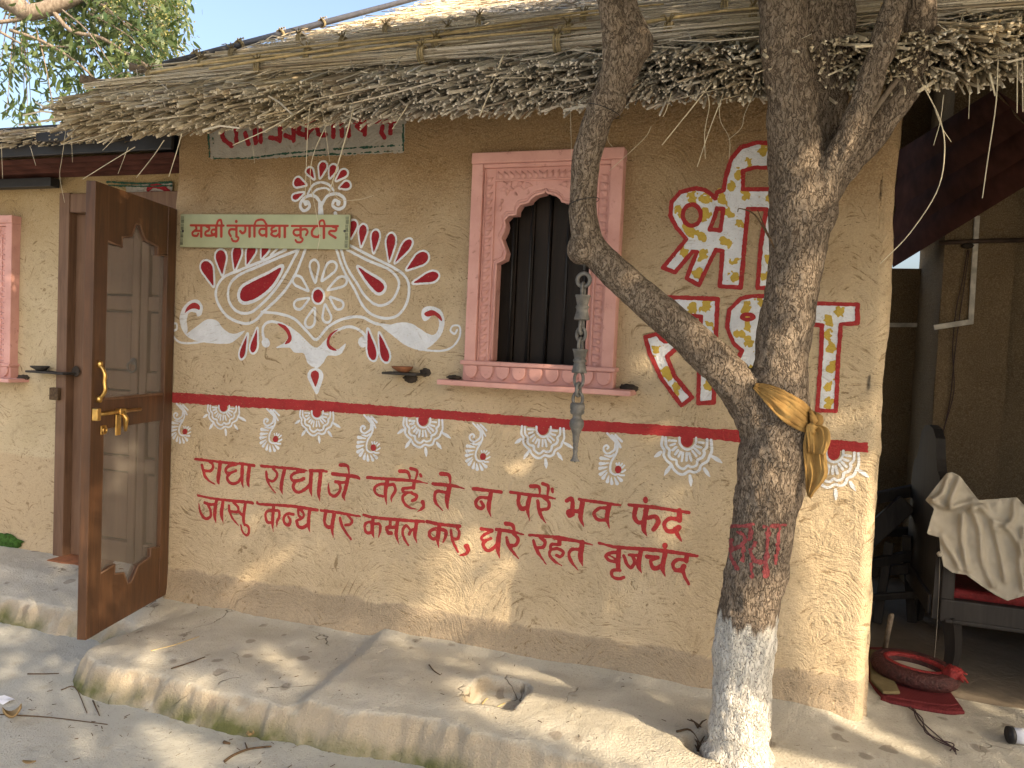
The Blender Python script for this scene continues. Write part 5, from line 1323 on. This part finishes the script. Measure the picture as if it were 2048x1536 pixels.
# ---- cream cloth heaped over the bench
ol = np.array([(1893, 946), (1905, 944), (1920, 952), (1938, 975), (1957, 1000), (1985, 998), (2034, 994), (2048, 1010), (2100, 1015), (2100, 1185), (2048, 1192), (2015, 1202), (1990, 1190), (1960, 1170), (1932, 1150), (1905, 1146), (1886, 1132), (1880, 1100), (1878, 1075), (1853, 1068), (1862, 1035), (1868, 1018), (1850, 1000), (1872, 972)], float)
XS = np.arange(1845, 2102, 3.0); ZS = np.arange(940, 1206, 3.0); GX, GZ = np.meshgrid(XS, ZS); SD = poly_sdf(GX, GZ, ol)
V2, F2 = contour(SD, XS, ZS); dist = np.maximum(0, -poly_sdf(V2[:, 0], V2[:, 1], ol))
FOLD = [('1895,950 1885,985 1860,1005', 7, .05), ('1920,955 1905,990 1900,1012', 7, .05), ('1860,1000 1900,1015 1955,1000', 9, .05), ('1925,1030 1925,1080 1935,1140', 9, .06), ('1945,1015 1960,1060 1965,1120 1985,1170', 10, .06), ('1960,1015 1990,1040 2020,1060 2048,1110', 9, .05), ('1985,1045 2000,1100 2010,1160', 9, .05), ('2030,1000 2025,1040 2000,1060', 8, .05), ('1880,1075 1900,1100 1925,1145', 7, .04), ('1940,1020 1960,1010 1970,1018', 8, .06), ('2048,1060 2040,1120 2048,1180', 9, .05)]
rel = .055*np.sqrt(np.clip(dist/26, 0, 1))
for t, w, a in FOLD:
    c_ = cr(np.array(parse(t)), 5); d_ = seg_sdf(V2[:, 0], V2[:, 1], c_, np.zeros(len(c_))); rel += a*.7*np.exp(-(d_/w)**2)*np.clip(dist/10, .25, 1) - a*.45*np.exp(-((d_-w*1.7)/w)**2)*np.clip(dist/12, 0, 1)
rel += .018*vn(V2[:, 0], V2[:, 1], 22, 3)+.010*vn(V2[:, 0], V2[:, 1], 9, 4)
top = [onY(x, y, .705-r_) for (x, y), r_ in zip(V2, rel)]; bot = [onY(x, y, .735+.03*min(1, dd_/20)) for (x, y), dd_ in zip(V2, dist)]
cl = tag(empty('draped_cloth', onY(1960, 1100, .70)), 'crumpled cream cotton cloth heaped over the carved bench', 'cloth'); clo = np.array(cl.location)
n = len(V2); from collections import Counter
ec = Counter(); 
for f in F2:
    for a, b_ in zip(f, f[1:]+f[:1]): ec[(a, b_)] += 1
bd = [(a, b_) for (a, b_) in ec if (b_, a) not in ec]
o = mesh('heap', [q-clo for q in top]+[q-clo for q in bot], F2+[tuple(n+i for i in f[::-1]) for f in F2]+[(b_, a, n+a, n+b_) for a, b_ in bd], COTTON, cl, True)
sm = o.modifiers.new('s', 'SMOOTH'); sm.iterations = 3
q = [onY(x, y, .70)-clo for x, y in ((1880, 1105), (1878, 1180), (1874, 1250), (1868, 1330))]; MB().tube(q, .0006, 4).build('loose_thread', COTTON, cl)
soot(*(onY(1880, 1108, .69)-clo), .012, .01, .012, cl, 'frayed_knot', 31).data.materials[0] = COTTON

# ---- things on the porch floor
FZ = -.016
m_ = tag(empty('folded_mat', onZ(1830, 1390, FZ)), 'folded red woven mat lying on the porch floor', 'mat'); mo = np.array(m_.location)
def flat(nm, pts, z0, z1, m, par, o0):
    q = [onZ(x, y, FZ) for x, y in pts]; k = len(q); b = MB(); b.v = [(p[0], p[1], z0) for p in q]+[(p[0], p[1], z1) for p in q]; b.v = [tuple(np.array(v)-o0) for v in b.v]
    b.f = [tuple(range(k-1, -1, -1)), tuple(range(k, 2*k))]+[(i, (i+1) % k, k+(i+1) % k, k+i) for i in range(k)]
    bm = bmesh.new(); vs_ = [bm.verts.new(v) for v in b.v]; [bm.faces.new([vs_[i] for i in f]) for f in b.f]; bmesh.ops.recalc_face_normals(bm, faces=bm.faces[:]); me = bpy.data.meshes.new(nm); bm.to_mesh(me); bm.free()
    return bevel(link(nm, me, m, par), .006, 3)
flat('mat_body', [(1738, 1300), (1775, 1300), (1890, 1375), (1926, 1424), (1890, 1426), (1800, 1412), (1762, 1402), (1738, 1370)], FZ-.01, FZ+.016, MATR, m_, mo)
flat('mat_fold', [(1738, 1310), (1758, 1312), (1800, 1398), (1765, 1398), (1740, 1372)], FZ+.017, FZ+.030, MATS['olive_woven_mat'], m_, mo)
for pts in (((1762, 1398), (1800, 1408), (1890, 1424), (1926, 1424)), ((1768, 1392), (1805, 1400), (1885, 1412), (1915, 1410))):
    MB().tube(cr(np.array([onZ(x, y, FZ+.012)-mo for x, y in pts]), 5), .009, 8).build('mat_hem', MATR, m_, True)
bc = (onZ(1757, 1318, .05)+onZ(1905, 1362, .05))/2; bk = tag(empty('wrapped_tray', bc), 'oval tray wrapped in red and maroon brocade with a knotted corner', 'tray'); bo = np.array(bc)
ex = onZ(1905, 1362, .03)-onZ(1757, 1318, .03); La = np.linalg.norm(ex); ex = ex/La; ey = np.array([-ex[1], ex[0], 0]); ey_t = ey*cos(.2)+np.array([0, 0, sin(.2)])
MB().torus((0, 0, 0), La/2*.95, .036, ex, ey_t, 36, 12, sy=.55).build('rim', MATS['maroon_brocade'], bk, True)
mb = MB(); mb.torus((0, 0, 0), La/2*.80, .012, ex, ey_t, 30, 8, sy=.46); ob = mb.build('rim_lining', MATS['red_brocade'], bk, True); ob.location = (0, 0, .024)
dv = [tuple((ex*La/2*.78*cos(a)+ey_t*La/2*.36*sin(a))+np.array([0, 0, .004])) for a in np.linspace(0, 2*pi, 25)[:-1]]; mesh('tray_top', dv, [tuple(range(24))], COTTON, bk)
kq = ex*La/2*.98+np.array([0, 0, .03]); soot(kq[0], kq[1], kq[2], .040, .035, .034, bk, 'knot', 41).data.materials[0] = MATS['red_brocade']
for d in ((.05, .0, .02), (.03, -.04, .0), (.06, .02, -.02)): MB().tube([kq, kq+np.array(d)*.7, kq+np.array(d)+np.array([0, 0, -.015])], [.010, .008, .003], 6).build('knot_end', MATS['red_brocade'], bk, True)
cbp = [(1822, 1416), (1838, 1440), (1858, 1462), (1880, 1478), (1900, 1492), (1908, 1504)]
cbl = tag(empty('cable_bundle', onZ(1860, 1462, -.0)), 'thin twisted electric cables trailing across the porch floor', 'cable'); cbo = np.array(cbl.location)
for k in range(4):
    q = cr(np.array([onZ(x+r3.uniform(-9, 9), y+r3.uniform(-5, 5), .0)+np.array([0, 0, max(0, float(plat_z(np.array([onZ(x, y, 0)[0]]), np.array([onZ(x, y, 0)[1]]))[0])+.004 if onZ(x, y, 0)[1] < .4 else -.008)]) for x, y in cbp]), 5)-cbo
    MB().tube(q, .0022, 5).build('strand', MATS['electric_cable'], cbl, True)
q = onZ(2042, 1492, -.01); zq = float(plat_z(np.array([q[0]]), np.array([q[1]]))[0]); sp = tag(empty('plastic_cup', (q[0]+.02, q[1], zq)), 'small clear plastic cup with black lid lying at the right edge', 'cup')
MB().tube([(-.05, 0, .03), (.03, .02, .028)], [.026, .030], 14).build('cup_body', MATS['white_paper'], sp, True); MB().tube([(-.062, -.003, .03), (-.048, 0, .03)], [.030, .030], 14).build('lid', MATS['black_tin'], sp, True)
# broken furniture stacked in the dark corner
jk = tag(empty('broken_chair', (3.45, 1.30, -.02)), 'broken dark wooden chair frame stacked in the porch corner', 'chair')
for nm, p, q, w in (('leg', (-.02, .0, 0), (.02, .04, .42), .045), ('leg', (.16, .1, 0), (.10, .06, .46), .045), ('leg', (-.06, .3, 0), (-.04, .26, .44), .045), ('leg', (.2, .34, 0), (.16, .3, .46), .045), ('seat_rail', (-.10, -.02, .30), (.26, .1, .40), .05), ('seat_rail', (-.08, .26, .42), (.2, .3, .44), .05),
                    ('backrest_slat', (-.14, .05, .36), (.1, .12, .62), .10), ('backrest_slat', (-.14, .1, .22), (.12, .02, .30), .05), ('stretcher', (-.15, -.04, .12), (.18, -.06, .2), .035), ('backrest_rail', (-.12, .16, .60), (.14, .2, .68), .06)):
    bevel(MB().bar(p, q, w, w*.7, (.3, 1, .2)).build(nm, DARKW, jk), .005)
rod = tag(MB().tube([onZ(1768, 1308, .0), onZ(1775, 1270, .10), onZ(1783, 1230, .22)], .011, 8).build('wooden_stick', BARK2, None, True), 'grey wooden stick leaning behind the red mat', 'stick')

# ------------------------------------------------------------------ litter on the ground, one object each
def pz_at(p): 
    z = float(plat_z(np.array([p[0]]), np.array([p[1]]))[0]); g = float(gfun(np.array([p[0]]), np.array([p[1]]))[0][2]); return max(z, g) if -.86 < p[1] < .42 else g
def ground_at(x, y, guess=-.15):
    z = guess
    for _ in range(4): p = onZ(x, y, z); z = pz_at(p)
    return np.array([p[0], p[1], z])
def twig(label, pts, r, guess, m='dry_twig', extra=None, nm='fallen_twig'):
    q = np.array([ground_at(x, y, guess)+np.array([0, 0, r*.9]) for x, y in pts]); c = q.mean(0); b = MB(); s = cr(q-c, 4); b.tube(s, np.linspace(r, r*.6, len(s)), 6)
    if extra:
        e = np.array([ground_at(x, y, guess)+np.array([0, 0, r]) for x, y in extra])-c; b.tube(e, [r*.7]+[r*.4]*(len(e)-1), 5)
    o = b.build(nm, MATS[m], None, True); o.location = c.tolist(); tag(o, label, 'twig', 'twigs fallen on the ground')
twig('dark forked twig on the pale ground near the bottom edge', [(449, 1525), (468, 1512), (500, 1500), (543, 1495)], .005, -.15, extra=[(495, 1502), (490, 1488)])
twig('straight thin straw on the plinth beside the screen door', [(302, 1303), (345, 1292), (398, 1274)], .0028, 0, 'golden_reed')
twig('thin dark straw near the front edge of the plinth', [(342, 1339), (375, 1328), (410, 1315)], .003, 0)
twig('very long thin stem lying on the ground at lower left', [(0, 1430), (100, 1436), (215, 1450)], .0025, -.15)
twig('short dark twig near the rounded nose of the plinth', [(55, 1349), (90, 1349), (118, 1348)], .003, -.15)
twig('thin slanting stem on the ground below the plinth nose', [(122, 1381), (150, 1375), (175, 1369)], .0025, -.15)
twig('stubby brown bark chip on the ground below the plinth', [(447, 1487), (460, 1490)], .006, -.15)
twig('pale straw lying in the hollow of the plinth', [(955, 1425), (968, 1405), (975, 1398)], .004, -.05, 'golden_reed')
twig('longer pale straw crossing the hollow of the plinth', [(972, 1428), (990, 1418), (1010, 1408)], .004, -.05, 'golden_reed')
twig('curved black stem on the plinth left of the hollow', [(858, 1331), (868, 1343), (880, 1351)], .003, 0)
twig('dark stick beside the whitewashed trunk foot', [(1353, 1465), (1380, 1485), (1405, 1500)], .004, 0)
twig('tiny stick at the foot of the red verse wall', [(186, 1392), (200, 1390)], .003, -.15)
tf_ = ground_at(1412, 1490, 0); tuft = tag(empty('stem_tuft', tf_), 'tuft of dry broken stems tucked against the whitewashed trunk foot', 'dry stems')
for k in range(14):
    a = ground_at(1400+r3.uniform(-6, 18), 1480+r3.uniform(-14, 26), 0)-tf_; bq = a+np.array([r3.uniform(-.05, .03), r3.uniform(-.03, .03), r3.uniform(.01, .05)])
    MB().tube([a, (a+bq)/2+np.array([0, 0, .006]), bq], [.0035, .003, .0015], 5).build('stem', MATS['dry_twig'], tuft, True)
def leaf(label, x, y, guess, L, w, rot, curl, m='dry_leaf'):
    c = ground_at(x, y, guess); V = []; n = 7
    for i in range(n):
        t = i/(n-1); ww = w*sin(pi*min(.97, .06+t*.94))**.8; zz = .006+curl*(t-.5)**2*4
        for s in (-1, 0, 1): V.append((L*(t-.5), s*ww/2, zz+(abs(s)*curl*.6)))
    F = [(i*3+j, i*3+j+1, i*3+j+4, i*3+j+3) for i in range(n-1) for j in range(2)]
    o = mesh('fallen_leaf', V, F, MATS[m], None, True); o.location = c.tolist(); o.rotation_euler = (0, 0, rot); sd = o.modifiers.new('t', 'SOLIDIFY'); sd.thickness = .0012
    tag(o, label, 'leaf', 'dry leaves on the ground')
leaf('curled dry tan leaf on the ground at the left edge', 24, 1440, -.15, .06, .05, 1.0, .03)
leaf('small yellowish leaf at the bottom left corner', 58, 1530, -.15, .045, .02, .4, .006)
leaf('crumpled brown leaf under the plinth near the twig', 500, 1475, -.15, .045, .03, 2.0, .015)
c = ground_at(4, 1402, -.15); o = MB(); o.v = [(x*.075, y*.05, .004+.008*((x*7+y*5) % 1)) for y in (-.5, 0, .5) for x in (-.5, -.25, 0, .25, .5)]; o.f = [(j*5+i, j*5+i+1, (j+1)*5+i+1, (j+1)*5+i) for j in range(2) for i in range(4)]
o = o.build('paper_scrap', MATS['white_paper']); o.location = c.tolist(); sd = o.modifiers.new('t', 'SOLIDIFY'); sd.thickness = .001; tag(o, 'crumpled white paper scrap on the ground at the far left', 'paper')
bits = MB()
for _ in range(420):
    x, y = r3.uniform(-.9, 2.2), r3.uniform(-1.6, -.68); p = np.array([x, y, 0]); p[2] = pz_at(p)+.0015
    if r3.random() < .65 and y < -1.0: continue
    a = r3.uniform(0, pi); L = r3.uniform(.004, .022); bits.tube([p-np.array([cos(a), sin(a), 0])*L/2, p+np.array([cos(a), sin(a), .1])*L/2], r3.uniform(.0006, .0015), 4)
for _ in range(90):
    x, y = r3.uniform(.2, 3.1), r3.uniform(-.6, -.03); p = np.array([x, y, 0]); p[2] = pz_at(p)+.0015; a = r3.uniform(0, pi); L = r3.uniform(.004, .018); bits.tube([p-np.array([cos(a), sin(a), 0])*L/2, p+np.array([cos(a), sin(a), .1])*L/2], r3.uniform(.0006, .0014), 4)
tag(bits.build('chaff', MATS['dry_twig']), 'fine scattered chaff and straw bits on ground and plinth', 'debris', kind='stuff')

# ------------------------------------------------------------------ trees
def leafmesh(points, m, nm, parent, L=(.09, .14), W=.28, droop=.9, seed=1, curve=True):
    r = np.random.default_rng(seed); P = np.asarray(points); n = len(P)
    az = r.uniform(0, 2*pi, n); el_ = -droop+r.normal(0, .45, n)
    d = np.stack([np.cos(az)*np.cos(el_), np.sin(az)*np.cos(el_), np.sin(el_)], 1); side = np.cross(d, r.normal(0, 1, (n, 3))); side /= np.linalg.norm(side, axis=1)[:, None]+1e-9; up = np.cross(side, d)
    ln = r.uniform(*L, n)[:, None]; w = ln*W/2
    if curve:
        rows = [(0, 0, 0), (.3, .85, .03), (.65, .9, .02), (1.0, 0, -.10)]
        V = np.concatenate([P[:, None], (P+d*ln*.3+side*w*.85+up*ln*.05)[:, None], (P+d*ln*.3-side*w*.85+up*ln*.05)[:, None], (P+d*ln*.68+side*w*.8+up*ln*.02)[:, None], (P+d*ln*.68-side*w*.8+up*ln*.02)[:, None], (P+d*ln-up*ln*.10)[:, None]], 1)
        F0 = np.array([[0, 1, 2, 2], [1, 3, 4, 2], [3, 5, 4, 4]]); k = 6
        F = []
        for i in range(n): F += [(i*6, i*6+1, i*6+2), (i*6+1, i*6+3, i*6+4, i*6+2), (i*6+3, i*6+5, i*6+4)]
    else:
        V = np.stack([P, P+d*ln*.5+side*w, P+d*ln, P+d*ln*.5-side*w], 1); k = 4; F = (np.arange(n)[:, None]*4+np.arange(4)).tolist()
    me = bpy.data.meshes.new(nm); me.from_pydata(V.reshape(-1, 3).tolist(), [], F); me.update(); return link(nm, me, m, parent)
def at_depth(x, y, w):
    return CAM_POS+ray(x, y)*w
# mango tree behind the left hut
root = at_depth(60, 400, 7.2); root[2] = -.15
mango = tag(empty('mango_tree', root), 'leafy mango tree with yellow blossom behind the left roof', 'tree'); mi = Matrix.Translation((-root).tolist())
def mp(o): o.matrix_parent_inverse = mi; o.parent = mango; o.matrix_parent_inverse = mi; return o
rm = np.random.default_rng(21); tips = []; tw = MB(); lv = []; bl_pts = []
hub = at_depth(40, -140, 7.0)
main = [([(-150, 1000), (-150, 300), (-130, 60), (-60, -160)], 90, 55)]
for pts, w0, w1 in main:
    q = cr(np.array([at_depth(x, y, 7.1) for x, y in pts]), 5); q[:, 2] = np.maximum(q[:, 2], -.2); mp(MB().tube(q, np.linspace(w0, w1, len(q))*7.1/FPX/2, 12).build('trunk', BARK2, None, True))
CL = [((250, 60), (130, 90), 84), ((180, 110), (110, 80), 48), ((330, 90), (50, 70), 42), ((290, 150), (70, 60), 40), ((330, 20), (50, 50), 30), ((150, 20), (120, 60), 50), ((30, 155), (36, 45), 12), ((40, 235), (36, 22), 9), ((80, 120), (60, 60), 16), ((110, -60), (260, 70), 90), ((-120, 60), (120, 160), 60), ((210, 200), (60, 30), 18), ((120, 215), (30, 20), 5)]
for (cx, cy), (rx, ry), n in CL:
    for _ in range(n):
        a = rm.uniform(0, 2*pi); rr = sqrt(rm.random()); tips.append((cx+rx*rr*cos(a), cy+ry*rr*sin(a), 7.0+rm.normal(0, .45)))
nodes = {0: hub}
for (x, y, w) in tips:
    t = at_depth(x, y, w); bx = 40+(x-40)*.45; by = min(-60, y-120)*.6+ (y)*.4; m1 = at_depth(bx, by, 7.0+(w-7)*.5)
    mid = (m1+t)/2+np.array([0, 0, .06]); q = cr(np.array([m1, mid, t]), 4)
    if rm.random() < .16: tw.tube(q, np.linspace(.008, .002, len(q)), 5, cap=False)
    n = rm.integers(7, 14)
    for k in range(n):
        f = rm.random()**1.5; base = t+(mid-t)*f*.35+rm.normal(0, .05, 3); lv.append(base)
    if x > 290 and rm.random() < .55 or (200 < x and rm.random() < .12): 
        for k in range(38): s = rm.random(); bl_pts.append(t+np.array([0, 0, .16*s])+rm.normal(0, .045*(1-s)+.008, 3))
mp(tw.build('branches', BARK2, None, True)); mp(leafmesh(lv, MANGO, 'crown', None, (.075, .13), .27, .75, 5))
mp(leafmesh(bl_pts, BLOOM, 'blossom', None, (.012, .022), .8, 0, 6, False))
for pts, w in (([(-40, -30), (30, 8), (60, 25), (130, 5), (200, -30)], 44), ([(-20, 46), (40, 38), (110, 12), (150, -30)], 9), ([(20, 60), (90, 85), (160, 130), (210, 180)], 7), ([(90, 0), (140, 60), (200, 75), (260, 110), (300, 135)], 10), ([(-20, 50), (20, 75), (60, 90), (190, 95)], 6)):
    q = cr(np.array([at_depth(x, y, 6.6) for x, y in pts]), 5); mp(MB().tube(q, np.linspace(w, w*.5, len(q))*6.6/FPX/2, 8).build('branch', BARK2, None, True))

# ------------------------------------------------------------------ shade: unseen crowns of the forked tree and a second tree, gaps cut to place sunlight
e1 = np.cross(SUN, [0, 0, 1.]); e1 /= np.linalg.norm(e1); e2 = np.cross(e1, SUN)
def ab(p): p = np.asarray(p); return np.stack([p @ e1, p @ e2], -1)
GAPS = []   # (point, radius): ray to the sun left open
def gap(p, r): GAPS.append((*ab(p), r))
def gz(x, y, r, z=-.005): gap(onZ(x, y, z), r)
def gy_(x, y, r): gap(onY(x, y, 0.), r)
for x, y, r in ((300, 1480, .055), (330, 1500, .075), (370, 1515, .07), (410, 1530, .06), (150, 1478, .03)): gz(x, y, r, -.15)
for x, y, r in ((318, 1290, .028), (290, 1322, .032), (480, 1280, .028), (505, 1292, .036), (528, 1300, .032), (570, 1305, .030), (578, 1330, .034), (420, 1355, .03), (120, 1195, .03)): gz(x, y, r)
for x, y, r in ((890, 1345, .05), (930, 1360, .06), (970, 1350, .05), (1020, 1375, .06), (1080, 1400, .07), (1000, 1420, .07), (1130, 1430, .07), (1200, 1455, .075), (1270, 1480, .075), (1340, 1505, .075), (1080, 1450, .06), (1160, 1480, .07), (1250, 1520, .07), (940, 1410, .05)): gz(x, y, r)
for x, y, r in ((505, 1140, .022), (490, 1165, .026), (475, 1190, .028), (460, 1208, .02), (880, 1145, .02), (915, 1155, .032), (945, 1175, .036), (968, 1195, .030), (990, 1220, .018), (850, 1118, .02), (870, 1110, .018), (850, 1255, .035), (545, 1120, .014), (560, 1100, .012)): gy_(x, y, r)
for x in range(1580, 1745, 32):
    for y in range(1020, 1450, 36): gy_(x, y, .055)
for x, y, r in ((1700, 945, .05), (1735, 960, .04), (1300, 1235, .05), (1345, 1215, .055), (1385, 1200, .05), (1330, 1260, .05), (1390, 1250, .05), (1400, 985, .035), (1365, 1000, .03), (1410, 1020, .03), (1490, 835, .025), (1520, 845, .03), (1660, 845, .03), (1690, 830, .025), (1640, 960, .02)): gy_(x, y, r)
for x in range(1420, 1740, 45):
    for y in (1470, 1505, 1535): gz(x+10, y, .07, 0)
for x, y, r in ((1360, 1440, .04), (1420, 1450, .03), (1320, 1425, .04)): gz(x, y, r)
for x, y in ((1920, 1388), (1960, 1392), (2000, 1398), (2040, 1402), (1890, 1376)): gz(x, y, .03)
for x, y, r in ((1510, 1290, .05), (1500, 1350, .05), (1520, 1400, .05), (1500, 1440, .05), (1505, 1490, .05), (1480, 1320, .03), (1530, 1230, .03), (1535, 1180, .03), (1530, 1130, .022), (1565, 1000, .02), (1560, 940, .018), (1580, 700, .022), (1585, 640, .025), (1590, 590, .025), (1600, 540, .022), (1605, 490, .02), (1640, 395, .022), (1655, 360, .02), (1680, 330, .018), (1715, 260, .016), (1738, 190, .014), (1615, 350, .04), (1632, 365, .035), (1540, 760, .012), (1400, 665, .012), (1450, 720, .012), (1330, 610, .01), (1560, 780, .015)):
    q = on_trunk(x, y, 0)
    if q is not None: gap(q, r)
for x, y in ((2040, 110), (2020, 140), (2000, 90), (1990, 150)): gap(onY(x, y, -.4), .06)
gap(H+dd*.3+np.array([0, 0, .75]), .04); gap(H+dd*.34+np.array([0, 0, .6]), .035); gap(H+dd*.5+np.array([0, 0, .16]), .04)
GAPS = np.array(GAPS)
corners = [(x, 0, z) for x in (-1.8, 3.3) for z in (-.15, 2.3)]+[(x, -1.9, -.15) for x in (-.6, 4.6)]+[(x, .25, 2.7) for x in (-.3, 4.0)]+[(x, 1.4, -.05) for x in (3.2, 4.7)]
cab = ab(np.array(corners)); lo, hi = cab.min(0)-.2, cab.max(0)+.2
rc = np.random.default_rng(8); area = float(np.prod(hi-lo)); NL = int(area*5.2/.0021)
AB = rc.uniform(lo, hi, (NL, 2))
# clumped: pull samples toward random clump centres
cc = rc.uniform(lo, hi, (int(area*9), 2)); idx = rc.integers(0, len(cc), NL); pick = rc.random(NL) < .55; AB[pick] = cc[idx[pick]]+rc.normal(0, .16, (int(pick.sum()), 2))
near = np.zeros(NL, bool)
for g in GAPS: near |= ((AB[:, 0]-g[0])**2+(AB[:, 1]-g[1])**2) < (g[2]+.045)**2
AB = AB[~near]; base = AB[:, :1]*e1+AB[:, 1:]*e2
zt_ = 3.15+1.9*rc.random(len(base))+.25*np.sin(base[:, 0]*1.7); c_ = (zt_-base[:, 2])/SUN[2]; LP = base+c_[:, None]*SUN
v = LP-CAM_POS; w = v @ CF; sx = 1024+FPX*(v @ CR)/np.where(w > .05, w, .05); sy = 768-FPX*(v @ CU)/np.where(w > .05, w, .05)
inframe = (w > .05) & (sx > -90) & (sx < 2140) & (sy > -90)
clear = LP[:, 2] > 2.75+np.maximum(0, LP[:, 1]+.45)*.56
LP = LP[~inframe & clear]
mine = np.hypot(LP[:, 0]-2.9, LP[:, 1]+.6) < 2.3
o = leafmesh(LP[mine], LEAF, 'crown', tree, (.10, .15), .42, .35, 3, False); o.matrix_parent_inverse = tpi
shade = tag(empty('shade_tree', (7.4, -2.6, -.15)), 'unseen leafy tree right of the porch, crown shaped to cast the dappled shade', 'tree')
si = Matrix.Translation((-7.4, 2.6, .15))
o = leafmesh(LP[~mine], LEAF, 'crown', shade, (.10, .15), .42, .35, 4, False); o.matrix_parent_inverse = si
o = MB().tube(cr(np.array([(7.4, -2.6, -.2), (7.38, -2.58, 1.2), (7.3, -2.5, 2.4), (7.1, -2.4, 3.6), (6.6, -2.2, 4.6)]), 5), np.linspace(.19, .08, 21), 12).build('trunk', BARK2, shade, True); o.matrix_parent_inverse = si
for t in ([(7.3, -2.5, 2.4), (6.4, -2.2, 3.3), (5.2, -1.8, 4.2)], [(7.35, -2.5, 2.2), (7.9, -2.6, 3.2), (8.6, -2.8, 4.2)], [(7.2, -2.45, 2.9), (6.6, -3.0, 3.7), (5.9, -3.5, 4.4)]):
    q = cr(np.array(t), 6); o = MB().tube(q, np.linspace(.08, .02, len(q)), 8).build('limb', BARK2, shade, True); o.matrix_parent_inverse = si
